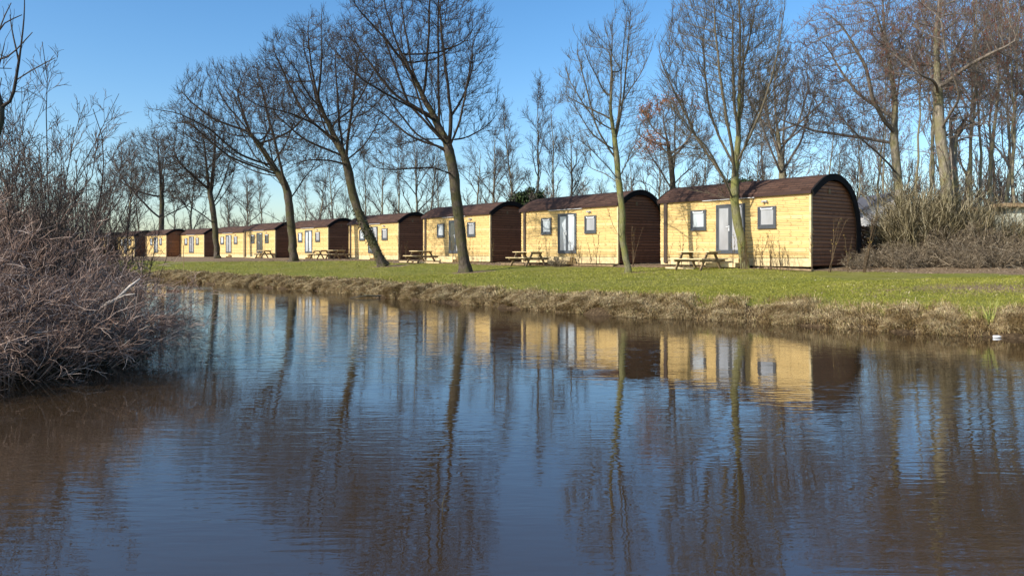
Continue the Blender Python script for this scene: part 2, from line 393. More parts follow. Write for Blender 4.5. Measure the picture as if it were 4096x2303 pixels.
# ---------------------------------------------------------------- tubes and growth
def norm(a): return a/np.maximum(np.linalg.norm(a, axis=-1, keepdims=True), 1e-9)
def tubes(P, Rr, k=3):
    """P (N,M,3), Rr (N,M) -> verts, quads"""
    N, Mm, _ = P.shape
    t = norm(np.gradient(P, axis=1))
    mean = norm(P[:, -1]-P[:, 0])
    ref = np.eye(3)[np.argmin(np.abs(mean), axis=1)][:, None, :]
    n1 = norm(ref-(t*ref).sum(-1, keepdims=True)*t); n2 = np.cross(t, n1)
    a = np.arange(k)*2*math.pi/k
    V = P[:, :, None, :]+Rr[:, :, None, None]*(np.cos(a)[:, None]*n1[:, :, None, :]+np.sin(a)[:, None]*n2[:, :, None, :])
    base = (np.arange(N)[:, None, None]*Mm*k+np.arange(Mm-1)[None, :, None]*k)
    j = np.arange(k)[None, None, :]; j2 = (j+1) % k
    F = np.stack([base+j, base+j2, base+k+j2, base+k+j], -1).reshape(-1, 4)
    return V.reshape(-1, 3), F
def join(parts):
    Vs, Fs, n = [], [], 0
    for v, f in parts:
        Vs.append(v); Fs.append(f+n); n += len(v)
    return np.concatenate(Vs), np.concatenate(Fs)
def grow(P0, D, L, r0, rng, Mp=5, up=0., wig=.25, tip=.25, sag=0.):
    """shoots from points P0 along D; returns P (N,Mp,3), radii"""
    N = len(P0); st = (L/(Mp-1))[:, None]
    P = [P0]; d = norm(D)
    for i in range(Mp-1):
        P.append(P[-1]+d*st)
        d = norm(d+rng.normal(0, wig, (N, 3))+np.array((0, 0, up))-np.array((0, 0, sag*(i+1)/Mp)))
    f = np.linspace(0, 1, Mp)[None, :]
    return np.stack(P, 1), r0[:, None]*(1-(1-tip)*f)
def spawn(P, Rr, n, lo, hi, ang, rng, Mp=4, up=.0, wig=.2, f0=.2, rs=.6, rmin=.0025, tip=.3, sag=0., lf=True, zmin=None):
    """n side shoots per parent polyline"""
    N, Mm, _ = P.shape
    idx = np.repeat(np.arange(N), n); f = f0+(1-f0)*rng.random(len(idx))
    s = f*(Mm-1); i = np.minimum(s.astype(int), Mm-2); u = (s-i)[:, None]
    p = P[idx, i]*(1-u)+P[idx, i+1]*u; d = norm(P[idx, i+1]-P[idx, i])
    r = np.maximum(Rr[idx, i]*rs, rmin)
    q = norm(np.cross(d, rng.normal(0, 1, (len(idx), 3))))
    a = np.radians(rng.normal(ang, ang*.25, len(idx)))[:, None]
    L = rng.uniform(lo, hi, len(idx))*((1.15-.75*f) if lf else 1)
    D = d*np.cos(a)+q*np.sin(a)+np.array((0, 0, up))
    return grow(p, D, L, r, rng, Mp, up*.35, wig, tip, sag)

def colonize(guides, A, step, infl, kill, rng, trop, maxit=160):
    pos, par = [], []
    for gi, g in enumerate(guides):
        g = np.array(g, float); seg = np.linalg.norm(np.diff(g, axis=0), axis=1); cum = np.concatenate([[0], np.cumsum(seg)])
        n = max(2, int(cum[-1]/step)+1); s = np.linspace(0, cum[-1], n)
        # smooth the traced line a little
        pts = np.stack([np.interp(s, cum, g[:, i]) for i in range(3)], 1)
        for _ in range(3): pts[1:-1] = (pts[:-2]+2*pts[1:-1]+pts[2:])/4
        pts[1:-1] += rng.normal(0, step*.09, pts[1:-1].shape)
        if gi == 0:
            for i, p in enumerate(pts): pos.append(p); par.append(i-1)
        else:
            q = np.array(pos); last = int(np.argmin(np.linalg.norm(q-pts[0], axis=1)))
            for p in pts[1:]: pos.append(p); par.append(last); last = len(pos)-1
    pos = np.array(pos); par = list(par)
    first = max(2, int(len(pos)*.02))
    def nearest(A, q, off):
        d = np.full(len(A), 1e9); k = np.zeros(len(A), int)
        for s in range(0, len(q), 400):
            D = np.linalg.norm(A[:, None, :]-q[None, s:s+400, :], axis=2); j = D.argmin(1); dj = D[np.arange(len(A)), j]
            m = dj < d; d[m] = dj[m]; k[m] = j[m]+s+off
        return d, k
    dist, near = nearest(A, pos, 0)
    cnt = np.zeros(len(pos), int)
    for it in range(maxit):
        act = dist < infl
        if not act.any(): break
        idx = near[act]; vec = norm(A[act]-pos[idx])
        acc = np.zeros((len(pos), 3)); np.add.at(acc, idx, vec)
        un = np.unique(idx); un = un[cnt[un] < 3]
        if len(un) == 0: break
        d = norm(norm(acc[un])+trop+rng.normal(0, .22, (len(un), 3)))
        new = pos[un]+d*step
        cnt[un] += 1
        off = len(pos); pos = np.vstack([pos, new]); par += un.tolist(); cnt = np.concatenate([cnt, np.zeros(len(new), int)])
        nd, nn = nearest(A, new, off); m = nd < dist; dist[m] = nd[m]; near[m] = nn[m]
        keep = dist > kill
        A = A[keep]; dist = dist[keep]; near = near[keep]
        if len(A) == 0 or len(pos) > 22000: break
    return pos, np.array(par)
def ringed(P, Rad, cid, k):
    """variable length chains, concatenated"""
    n = len(P); same = cid[1:] == cid[:-1]
    t = np.zeros((n, 3)); d = P[1:]-P[:-1]
    t[:-1][same] += d[same]; t[1:][same] += d[same]; t = norm(t)
    ref = np.array((.31, .87, .12)); ref2 = np.array((.9, -.3, .2))
    use = np.abs(t@ref) > .85; rf = np.where(use[:, None], ref2, ref)
    n1 = norm(rf-(t*rf).sum(-1, keepdims=True)*t); n2 = np.cross(t, n1)
    a = np.arange(k)*2*math.pi/k
    V = P[:, None, :]+Rad[:, None, None]*(np.cos(a)[None, :, None]*n1[:, None, :]+np.sin(a)[None, :, None]*n2[:, None, :])
    i = np.nonzero(same)[0][:, None]*k; j = np.arange(k)[None, :]; j2 = (j+1) % k
    return V.reshape(-1, 3), np.stack([i+j, i+j2, i+k+j2, i+k+j], -1).reshape(-1, 4)
def ells(spec, Y, n, rng, depth=.85):
    """attraction points in ellipsoids given as (px,py,rpx,rpy,dy,weight)"""
    out = []; tot = sum(s[5]*s[2]*s[2]*s[3] for s in spec)
    for (px, py, rx, ry, dy, wt) in spec:
        m = int(n*wt*rx*rx*ry/tot)+1
        u = norm(rng.normal(0, 1, (m, 3)))*(rng.random((m, 1))**(1/3.6))
        c = W3(px, py, Y, dy); s = K*Y/FP
        out.append(c+u*np.array((rx*s, rx*s*depth, ry*s)))
    return np.concatenate(out)
def make_tree(name, label, cat, group, Y, guides, ell, n, R0, mats, seed, step=.22, trop=(0,0,.25), twigs=2.2, tl=(.28,.6), tr=.0065, tup=.35, catkins=0, leaves=None, kill=.30, infl=1.6, flare=.5, tw2=1.6, depth=.85, limbs=0):
    rng = np.random.default_rng(seed)
    G = []
    for g in guides:
        G.append([W3(p[0], p[1], Y, p[2] if len(p) > 2 else 0) for p in g])
    base = np.array(G[0][0]); base[2] = gz(base[0], base[1])-.04
    G[0][0] = base.copy()
    A = ells(ell, Y, n, rng, depth)
    tg = np.array(G[0])
    for k in range(limbs):
        f = rng.uniform(.42, .85)*(len(tg)-1); i0 = int(f); p0 = tg[i0]*(1-f+i0)+tg[min(i0+1, len(tg)-1)]*(f-i0)
        e_ = A[rng.integers(len(A))]; v = e_-p0
        if np.linalg.norm(v) < 1.2 or v[2] < -.25*np.linalg.norm(v): continue
        h_ = np.array((v[0], v[1], 0))*.18; G.append([p0, p0+v*.35+h_-np.array((0,0,.04))*v[2], p0+v*.7+h_*.6, e_])
    pos, par = colonize(G, A, step, infl, kill, rng, np.array(trop))
    N = len(pos); ch = [[] for _ in range(N)]
    for i in range(1, N): ch[par[i]].append(i)
    w = np.ones(N)
    w += twigs
    for i in range(N-1, 0, -1): w[par[i]] += w[i]*1.0
    # radius by a pipe model scaled so that the base has R0
    rad = np.maximum(R0*(w/w[0])**.50, tr*1.15)
    cc_ = [max(c, key=lambda q: w[q]) if c else -1 for c in ch]
    for _ in range(2):
        q = pos.copy()
        for i in range(1, N):
            if cc_[i] >= 0 and i > 3: q[i] = .5*pos[i]+.25*(pos[par[i]]+pos[cc_[i]])
        pos = q
    dz = pos[:, 2]-base[2]; main = np.zeros(N, bool)
    main_child = [-1]*N
    for i in range(N):
        if ch[i]: main_child[i] = max(ch[i], key=lambda c: w[c])
    # chains
    sq, cid, nc = [], [], 0; start = [(0, None)]; chains = []
    stack = [(0, -1)]
    while stack:
        nnode, pa = stack.pop(); c = [pa] if pa >= 0 else []
        cur = nnode
        while cur != -1:
            c.append(cur)
            mc = main_child[cur]
            for o in ch[cur]:
                if o != mc: stack.append((o, cur))
            cur = mc
        chains.append((c, pa >= 0))
    chains.sort(key=lambda c: -len(c[0]) if not c[1] else 0)
    loc = pos-base
    trunk = [c for c in chains if not c[1]][0][0]
    rt = rad[trunk]; cut = next((i for i, r in enumerate(rt) if r < R0*.42), len(trunk)-1); cut = max(cut, 3)
    tp = loc[trunk[:cut+1]].copy(); trd = rt[:cut+1].copy(); h = tp[:, 2]
    # densify near the ground for the root flare
    s0 = np.linspace(0, 1, 8)[:-1, None]; tp = np.vstack([tp[0]*(1-s0)+tp[1]*s0+np.array((0,0,0)), tp[1:]]); trd = np.concatenate([np.full(7, trd[0]), trd[1:]])
    trd = trd*(1+flare*np.exp(-np.maximum(tp[:, 2], 0)/.22))
    Vt, Ft = ringed(tp, trd, np.zeros(len(tp), int), 14)
    ang = np.tile(np.arange(14), len(tp)); hh = np.repeat(tp[:, 2], 14); cc = np.repeat(tp, 14, 0)
    lob = 1+.16*np.exp(-np.maximum(hh, 0)/.35)*np.sin(ang*2*math.pi/14*4+seed)+.05*np.sin(ang*1.7+hh*5+seed)+.03*np.sin(hh*13+ang*3)
    Vt = cc+(Vt-cc)*lob[:, None]
    parts = {4: [[], [], []], 3: [[], [], []], 7: [[], [], []]}; kk = 0
    rest = [(trunk[cut:], False)]+[c for c in chains if c[1]]
    for c, side in rest:
        if len(c) < 2: continue
        r = rad[c].copy()
        if side: r[0] = r[1]*1.12
        k = 7 if r.max() > .045 else (4 if r.max() > .016 else 3)
        parts[k][0].append(loc[c]); parts[k][1].append(r); parts[k][2].append(np.full(len(c), kk)); kk += 1
    PV = []
    for k, (p, r, c) in parts.items():
        if p: PV.append(ringed(np.concatenate(p), np.concatenate(r), np.concatenate(c), k))
    # twigs on the thin wood
    thin = np.nonzero((rad < .03) & (np.arange(N) > 3))[0]
    n_t = int(len(thin)*twigs); pick = rng.choice(thin, n_t)
    pd = norm(pos[pick]-pos[par[pick]]); cen = A.mean(0) if len(A) else pos.mean(0)
    outw = norm(pos[pick]-np.array((base[0]*.3+cen[0]*.7, base[1]*.3+cen[1]*.7, base[2]+.45*(cen[2]-base[2]))))
    D = pd*.85+outw*.7+rng.normal(0, .42, (n_t, 3))+np.array((0, 0, tup))
    L = rng.uniform(tl[0], tl[1], n_t)
    P, Rr = grow(loc[pick]+rng.random((n_t, 1))*(loc[par[pick]]-loc[pick]), D, L, np.full(n_t, tr), rng, 5, tup*.3, .16, .5)
    PV.append(tubes(P, Rr, 3))
    if tw2:
        P2, R2 = spawn(P[:int(n_t)], Rr, 1 if tw2 < 1.5 else 2, tl[0]*.45, tl[1]*.6, 42, rng, 3, .12, .12, .15, .8, tr*.6)
        PV.append(tubes(P2, R2, 3))
        tips = np.concatenate([P[:, -1], P2[:, -1]])
    else: tips = P[:, -1]
    root = empty(name, base)
    tag(root, label, cat, group)
    mesh_obj('trunk', Vt, Ft, M[mats[0]], root)
    Vc, Fc = join(PV)
    crown = mesh_obj('crown', Vc, Fc, M[mats[1]], root)
    if catkins:
        q = tips[rng.choice(len(tips), min(catkins, len(tips)), replace=False)]
        q = np.repeat(q, 2, 0)+rng.normal(0, .03, (len(q)*2, 3))
        Dk = rng.normal(0, .25, q.shape)+np.array((0, 0, -1.)); Pk, Rk = grow(q, Dk, rng.uniform(.07, .14, len(q)), np.full(len(q), .009), rng, 3, 0, .1, .6)
        Vk, Fk = tubes(Pk, Rk, 3); tag(mesh_obj('catkins', Vk, Fk, M['catkin'], root), kind='stuff')
    if leaves:
        sel = []
        for (px, py, rx, ry) in leaves[1]:
            c = W3(px, py, Y)-base; s = K*Y/FP
            m = ((tips[:, 0]-c[0])/(rx*s))**2+((tips[:, 2]-c[2])/(ry*s))**2 < 1; sel.append(tips[m])
        q = np.concatenate(sel)
        if len(q): 
            q = q[rng.choice(len(q), leaves[0])]+rng.normal(0, .05, (leaves[0], 3))
            Vl, Fl = blades(q, rng, .08, .13, .06); mesh_obj('leaves', Vl, Fl, M['deadleaf'], root, smooth=False)
    return root
def blades(q, rng, lo, hi, wd, dirs=None):
    """small leaf faces (two triangles) at q"""
    n = len(q); d = norm(rng.normal(0, 1, (n, 3))) if dirs is None else dirs
    s = norm(np.cross(d, rng.normal(0, 1, (n, 3))))*wd/2; L = rng.uniform(lo, hi, n)[:, None]
    V = np.stack([q, q+d*L*.5+s, q+d*L, q+d*L*.5-s], 1).reshape(-1, 3)
    return V, (np.arange(n)[:, None]*4+np.arange(4)[None, :])

# ---------------------------------------------------------------- cabins
OUT = [(-.10,2.27),(-.10,2.37),(.05,2.47),(.28,2.635),(.563,2.79),(.80,2.89),(1.076,2.945),(1.30,2.95),(1.48,2.93),(1.73,2.86),(1.957,2.75),(2.15,2.63),(2.327,2.48),(2.46,2.31),(2.57,2.10),(2.68,1.86),(2.76,1.59),(2.80,1.35),(2.81,1.11),(2.815,.8),(2.80,.5),(2.76,.2),(2.73,.03)]
OUT = np.array(OUT)
def smooth_curve(P, n):
    s = np.concatenate([[0], np.cumsum(np.linalg.norm(np.diff(P, axis=0), axis=1))]); t = np.linspace(0, s[-1], n)
    return np.stack([np.interp(t, s, P[:, 0]), np.interp(t, s, P[:, 1])], 1), t
def offset(P, d):
    t = np.gradient(P, axis=0); t /= np.linalg.norm(t, axis=1)[:, None]
    return P+np.stack([t[:, 1], -t[:, 0]], 1)*d      # inward
arc, arcs = smooth_curve(OUT[1:], 61)
for _ in range(4): arc[1:-1] = (arc[:-2]+2*arc[1:-1]+arc[2:])/4
arc_in = offset(arc, .10)
arc_band = offset(arc, .19)
L_ = 6.12; BW = .1164
def board_rows(z0, z1):
    """profile of rounded boards: list of (z, outward bulge)"""
    out = []; z = z0
    while z < z1-1e-6:
        t = min(z+BW, z1); h = t-z
        out += [(z+.001, -.004), (z+.10*h, .012), (z+.5*h, .019), (z+.90*h, .012), (t-.001, -.004)]
        z = t
    return out
def end_extent(z):
    """front and back limits of the gable wall at height z"""
    P = arc_in; k = int(np.argmax(P[:, 1])); back = P[k:][::-1]; fr = P[:k+1]
    wb = np.interp(z, back[:, 1], back[:, 0])
    wf = 0.0 if z < 2.25 else max(0, np.interp(z, fr[:, 1], fr[:, 0]))
    return wf, wb
def quads_uv(name, rows, mat, parent):
    """rows: list of (left point, right point, (u0,v),(u1,v))"""
    V, UV, F = [], [], []
    for i, (a, b, ua, ub) in enumerate(rows):
        V += [a, b]; UV += [ua, ub]
        if i: F.append((2*i-2, 2*i-1, 2*i+1, 2*i))
    return mesh_obj(name, np.array(V)*K, np.array(F), mat, parent, smooth=False, uv=np.array(UV)*K)
def window(root, t, z0, z1, wd, gm):
    x = L_-t
    f = MB(); f.box(x, x+wd, -.062, .02, z0, z0+.05); f.box(x, x+wd, -.062, .02, z1-.05, z1)
    f.box(x, x+.05, -.062, .02, z0+.05, z1-.05); f.box(x+wd-.05, x+wd, -.062, .02, z0+.05, z1-.05)
    fr = f.build('window', M['frame'], root, K, bevel=.004)
    s = MB(); a, b = x+.056, x+wd-.056; c, d = z0+.056, z1-.056
    s.box(a, b, -.045, .01, c, c+.05); s.box(a, b, -.045, .01, d-.05, d); s.box(a, a+.05, -.045, .01, c+.05, d-.05); s.box(b-.05, b, -.045, .01, c+.05, d-.05)
    s.build('sash', M['frame'], fr, K, bevel=.004)
    g = MB(); g.box(a+.05, b-.05, -.027, .005, c+.05, d-.05); g.build('pane', gm, fr, K)
    v = MB(); v.box(a+.06, b-.07, -.064, -.046, d-.045, d-.005); v.box(a+.05, a+.09, -.067, -.046, d-.015, d+.015); v.box(b-.10, b-.06, -.067, -.046, d-.015, d+.015)
    v.build('vent_strip', M['white'], fr, K, bevel=.002)
    l = MB(); l.box(x-.015, x+wd+.015, -.085, .0, z0-.03, z0-.004); l.build('sill', M['frame'], fr, K)
def door(root, t, z0, z1, wd, gl, gr):
    x = L_-t
    f = MB(); f.box(x, x+wd, -.05, .02, z1-.05, z1); f.box(x, x+.045, -.05, .02, z0, z1-.05); f.box(x+wd-.045, x+wd, -.05, .02, z0, z1-.05); f.box(x+.045, x+wd-.045, -.055, .02, z0-.0, z0+.04)
    fr = f.build('door_frame', M['frame'], root, K, bevel=.004)
    mid = x+wd/2
    for i, (a, b, gm) in enumerate(((x+.05, mid-.003, gl), (mid+.003, x+wd-.05, gr))):
        s = MB(); s.box(a, b, -.04, .01, z0+.045, z0+.13); s.box(a, b, -.04, .01, z1-.13, z1-.055)
        s.box(a, a+.075, -.04, .01, z0+.13, z1-.13); s.box(b-.075, b, -.04, .01, z0+.13, z1-.13)
        lf = s.build('door', M['frame'], root, K, bevel=.004)
        g = MB(); g.box(a+.075, b-.075, -.029, .005, z0+.13, z1-.13); g.build('pane', gm, lf, K)
        if i == 0:
            h = MB(); h.box(b-.055, b-.025, -.052, -.04, z0+.78, z0+.96); h.tube([(b-.04, -.05, z0+.92), (b-.04, -.09, z0+.92), (b-.13, -.09, z0+.92)], .010, 6); h.build('handle', M['white'], lf, K)
        else:
            v = MB(); v.box(a+.09, b-.10, -.056, -.042, z1-.115, z1-.075); v.build('vent_strip', M['white'], lf, K)
        for zz in (z0+.25, (z0+z1)/2, z1-.2):
            xx = x+.048 if i == 0 else x+wd-.048; hg = MB()
            hg.tube([(xx, -.06, zz-.04), (xx, -.06, zz+.04)], .012, 6)
            hg.build('hinge', M['frame'], lf, K)
def cabin(rx, ry, s, label, gw=None, dl=None, dr=None, detail=True, zb=None):
    c = math.sqrt(1-s*s)
    ox, oy = K*(rx-s*L_), K*(ry+c*L_)
    z = .93*K if zb is None else zb*K
    root = empty('garden_cabin', (ox, oy, z), math.atan2(-c, s))
    tag(root, label, 'cabin', 'wooden holiday cabins in a row behind the bank')
    rows = [((0, -b, zz), (L_, -b, zz), (0, zz), (L_, zz)) for zz, b in board_rows(.27, .27+BW*17.5)]
    quads_uv('front_wall', rows, M['pine'], root)
    sk = MB(); sk.box(.02, L_-.02, -.008, .1, .0, .13); sk.box(.0, L_, -.006, .1, .135, .262); sk.build('skirting', M['plank'], root, K)
    for side, x0 in (('end', L_), ('end', 0.0)):
        zs = board_rows(.02, 2.72); rows = []
        for zz, b in zs:
            wf, wb = end_extent(zz); xx = x0+(b if x0 > 0 else -b)
            p, q = ((xx, wf, zz), (xx, wb, zz)) if x0 > 0 else ((xx, wb, zz), (xx, wf, zz))
            rows.append((p, q, (p[1]+9, zz), (q[1]+9, zz)))
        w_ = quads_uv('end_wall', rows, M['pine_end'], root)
        if x0 > 0:
            v = MB(); v.box(L_+.022, L_+.05, .98, 1.07, 2.32, 2.47); v.build('vent_grille', M['plank_dark'], w_, K)
    cb = MB(); cb.box(L_-.035, L_+.03, -.028, -.020, .0, 2.3); cb.box(L_+.022, L_+.031, -.019, .05, .0, 2.3); cb.build('corner_board', M['pine'] if False else M['plank'], root, K)
    # shingle roof: stepped courses round the arc
    n = len(arc); fine, fs = smooth_curve(arc, 181); V, UV, F = [], [], []
    lift = ((fs % .14)/.14)
    nin = offset(fine, 1)-fine
    for xi, x in enumerate((-.08, L_+.08)):
        for k in range(len(fine)):
            p = fine[k]-nin[k]*(.010*(1-lift[k]) if fs[k] > .02 else 0)
            V.append((x, p[0], p[1])); UV.append((x+.9, fs[k]))
    m_ = len(fine); F = [(k, k+m_, k+m_+1, k+1) for k in range(m_-1)]
    rf = mesh_obj('roof', np.array(V)*K, np.array(F), M['shingle'], root, smooth=False, uv=np.array(UV)*K)
    # underside and black gable trims
    for x0, x1 in ((-.13, -.07), (L_+.07, L_+.135)):
        b = MB(); A2 = [(x, p[0], p[1]) for x in (x0, x1) for P in (offset(arc, -.018), arc_band) for p in P]
        q = n; Fb = []
        for k in range(n-1):
            Fb += [(k, k+1, q+k+1, q+k), (2*q+k, 3*q+k, 3*q+k+1, 2*q+k+1), (k, 2*q+k, 2*q+k+1, k+1), (q+k, q+k+1, 3*q+k+1, 3*q+k)]
        Fb += [(0, q, 3*q, 2*q), (q-1, 3*q-1, 4*q-1, 2*q-1)]
        b.add(A2, Fb); b.build('gable_trim', M['black'], root, K)
    so = [(-.07, p[0], p[1]) for p in arc_in]+[(L_+.07, p[0], p[1]) for p in arc_in]
    mesh_obj('roof_lining', np.array(so)*K, np.array([(k, k+1, k+n+1, k+n) for k in range(n-1)]), M['plank_dark'], root)
    fa = MB(); fa.box(-.07, L_+.07, -.105, -.085, 2.275, 2.375); fa.box(-.07, L_+.07, -.083, .03, 2.285, 2.30); fa.build('fascia', M['fascia'], root, K)
    aw = MB(); aw.box(L_-4.07, L_-1.95, -.132, -.107, 2.252, 2.268); aw.build('awning_rail', M['white'], root, K)
    dp = MB(); dp.box(.21, .36, -.075, -.022, .05, 2.28); dp.build('downpipe', M['spine'], root, K, bevel=.01)
    gw = gw or M['glass_grey']
    window(root, 4.66, 1.25, 1.95, .68, M['glass_sky'] if gw == M['glass_grey'] else gw); window(root, 1.87, 1.25, 1.95, .68, gw)
    door(root, 3.55, .40, 2.10, 1.17, dl or gw, dr or gw)
    lm = MB(); lm.box(L_-1.64, L_-1.52, -.035, -.018, 2.07, 2.15); lm.tube([(L_-1.58, -.03, 2.12), (L_-1.58, -.10, 2.12)], .02, 6)
    for sx in (-1, 1): lm.tube([(L_-1.58+sx*.02, -.10, 2.12), (L_-1.58+sx*.09, -.12, 2.10)], [.028, .035], 8)
    lm.build('wall_lamp', M['metal'], root, K)
    return root
CAB = [
 (9.3, 23.2, .605, 'nearest and largest cabin, farthest right, a slim green tree in front of its door', None, None, None),
 (4.17, 29.3, .61, 'second cabin from the right, branch reflections in its double glass door', None, M['glass_sky'], M['glass_sky']),
 (-1.05, 35.9, .62, 'third cabin from the right, its door half hidden behind the thick dark trunk', None, M['glass_dark'], M['glass_grey']),
 (-6.97, 45.7, .66, 'fourth cabin from the right, its door hidden by the leaning ivy clad trunk', None, None, None),
 (-13.2, 53.5, .67, 'fifth cabin from the right, pale double door, half hidden by the trunk at its left', None, M['glass_sky'], M['glass_sky']),
 (-19.1, 60.1, .67, 'sixth cabin from the right, with dark panes in its windows and door', M['glass_dark'], M['glass_dark'], M['glass_dark']),
 (-24.6, 68.3, .72, 'seventh cabin from the right, just left of the cabin with dark panes', None, None, None),
 (-31, 75, .72, 'eighth cabin from the right, seen between the bush and a slim dark trunk', None, None, None),
 (-36.2, 78, .70, 'ninth cabin from the right, half screened by the outer twigs of the bush', None, None, None),
 (-42.3, 83.5, .70, 'tenth cabin from the right, almost hidden inside the riverside bush', None, None, None),
 (-49.5, 91, .70, 'farthest cabin, a pale patch of wall behind the thick of the bush', None, None, None),
]
cabins = [cabin(*c) for c in CAB]
def on_cabin(i, t, out, z=None):
    """world point t along the front from the right corner, `out` in front of the wall (survey units)"""
    rx, ry, s = CAB[i][:3]; c = math.sqrt(1-s*s)
    x = K*(rx-s*t-c*out); y = K*(ry+c*t-s*out); return x, y, (gz(x, y) if z is None else z)
def rot_cabin(i):
    s = CAB[i][2]; return math.atan2(-math.sqrt(1-s*s), s)

# picnic tables
def picnic():
    r = empty('picnic_table', (0, 0, 0))
    b = MB()
    for k in range(5): b.box(-.80, .80, -.36+k*.145, -.36+k*.145+.135, .68, .72)
    b.build('table_top', M['plank'], r, bevel=.004)
    for sy in (-1, 1):
        q = MB(); q.box(-.80, .80, sy*.66-.13, sy*.66-.01, .40, .44); q.box(-.80, .80, sy*.66+.01, sy*.66+.13, .40, .44); q.build('bench', M['plank'], r, bevel=.004)
    for x in (-.60, .60):
        for sy in (-1, 1):
            l = MB(); l.bar((x, sy*.62, 0), (x, sy*.20, .68), .045, .10); l.build('leg', M['plank_dark'], r)
        l = MB(); l.bar((x+.05, -.76, .355), (x+.05, .76, .355), .045, .09); l.bar((x+.05, -.33, .635), (x+.05, .33, .635), .045, .08); l.build('crossbeam', M['plank_dark'], r)
    return r
pt = picnic()
names = ['nearest cabin, left of the slim green tree', 'second cabin from the right', 'third cabin from the right', 'fourth cabin from the right', 'fifth cabin from the right', 'sixth cabin from the right']
tabs = [(0, 3.35, 1.25), (1, 4.15, 1.2), (2, 4.2, 1.3), (3, 5.6, 1.2), (4, -.55, .9), (5, .0, .9)]
for k, (i, t, o_) in enumerate(tabs):
    r = pt if k == 0 else copy_tree(pt)
    x, y, z = on_cabin(i, t, o_); r.location = (x, y, z-.01); r.rotation_euler = (0, 0, rot_cabin(i))
    tag(r, 'wooden picnic table in front of the '+names[k], 'picnic table', 'picnic tables in front of the cabins')
st = MB(); st.box(-.7, .7, -.3, .3, .0, .17); st.box(-.62, .62, .02, .3, .175, .34)
step_o = st.build('doorstep', M['plank'], None, bevel=.01)
for i in range(7):
    o = step_o if i == 0 else step_o.copy()
    if i: COL.objects.link(o)
    x, y, z = on_cabin(i, 2.96, .34); o.location = (x, y, .93*K-.06); o.rotation_euler = (0, 0, rot_cabin(i))
    tag(o, 'low wooden doorstep under the glass door of the '+(['nearest','second','third','fourth','fifth','sixth','seventh'][i])+' cabin'+('' if i == 0 else ' from the right'), 'doorstep', 'doorsteps of the cabins')

# ---------------------------------------------------------------- hero trees
TD = ('bark_dark', 'twig_dark'); TG = ('bark_green', 'twig_green'); TA = ('bark_grey', 'twig_grey')
make_tree('bare_tree', 'thick dark trunk before the third cabin, wide crown cut by the top edge', 'tree', 'large trees leaning over the lawn', 29,
 [[(1862,1088),(1850,1000),(1838,900),(1826,800),(1815,700),(1800,620),(1785,560,0),(1740,480,.3),(1700,400,.4),(1660,320,.3),(1610,230),(1570,130),(1540,20)],
  [(1795,600),(1803,540,-.3),(1808,460,-.5),(1800,380,-.8),(1790,280,-1),(1775,160,-1),(1765,40,-.8)],
  [(1740,480),(1640,440,-1),(1540,400,-2),(1450,340,-2.6),(1400,260,-3)],
  [(1800,560),(1860,540,.8),(1930,490,1.4),(1980,430,2),(2010,380,2.2)],
  [(1700,400),(1600,350,1.5),(1520,280,2.5),(1460,180,3)],
  [(1660,320),(1590,220,-1),(1500,130,-1.5),(1440,60,-2)],
  [(1818,700),(1740,680,-1),(1680,690,-1.6),(1600,705,-2.2),(1540,700,-2.5)],
  [(1824,800),(1780,790,.8),(1700,800,1.5),(1640,790,2)],
  [(1808,460),(1850,360,1),(1880,250,1.6),(1880,150,2)],
  [(1740,480),(1720,400,2),(1690,300,3.5),(1680,180,4)], [(1785,560),(1770,440,-2),(1740,330,-3.4),(1720,200,-4)]],
 [(1670,180,330,300,0,1),(1880,360,130,190,.5,1),(1470,290,150,200,-1,1),(1620,650,160,80,-1.5,.8),(1560,500,170,110,0,.6),(1930,470,90,110,1,.7)],
 9500, .235, TD, 11, limbs=16, trop=(-.05,0,.22), twigs=1.45, tw2=1, step=.19, kill=.25, tl=(.25,.55))
make_tree('bare_tree', 'left leaning trunk with ivy round its foot before the fourth cabin, broad crown', 'tree', 'large trees leaning over the lawn', 36,
 [[(1535,1075),(1512,1020),(1470,930),(1430,840),(1408,760),(1395,690),(1385,640),(1360,590,0),(1330,540,.3),(1300,480,.5),(1270,400),(1250,300),(1235,180),(1230,110)],
  [(1385,650),(1400,560,-.5),(1420,480,-1),(1440,400,-1.4),(1450,300,-1.5),(1440,200)],
  [(1340,560),(1280,510,-1),(1200,480,-2),(1120,470,-2.5),(1060,440,-3)],
  [(1300,480),(1220,400,1.5),(1150,320,2),(1090,250,2.2)], [(1270,400),(1330,300,-2),(1350,200,-3),(1350,120,-3)],
  [(1395,690),(1450,600,1),(1500,520,1.6),(1560,470,2)],
  [(1395,660),(1330,650,-1),(1260,660,-2),(1220,690,-2.4)], [(1360,590),(1300,560,3),(1240,500,4),(1200,420,4.5)]],
 [(1290,320,280,245,0,1),(1120,390,140,150,-1,1),(1480,430,130,180,0,1),(1300,590,210,110,-1,.8)],
 9500, .24, TD, 12, limbs=16, trop=(-.08,0,.2), step=.23, kill=.30, infl=1.9, twigs=1.45, tw2=1, tl=(.3,.65), tr=.0075)
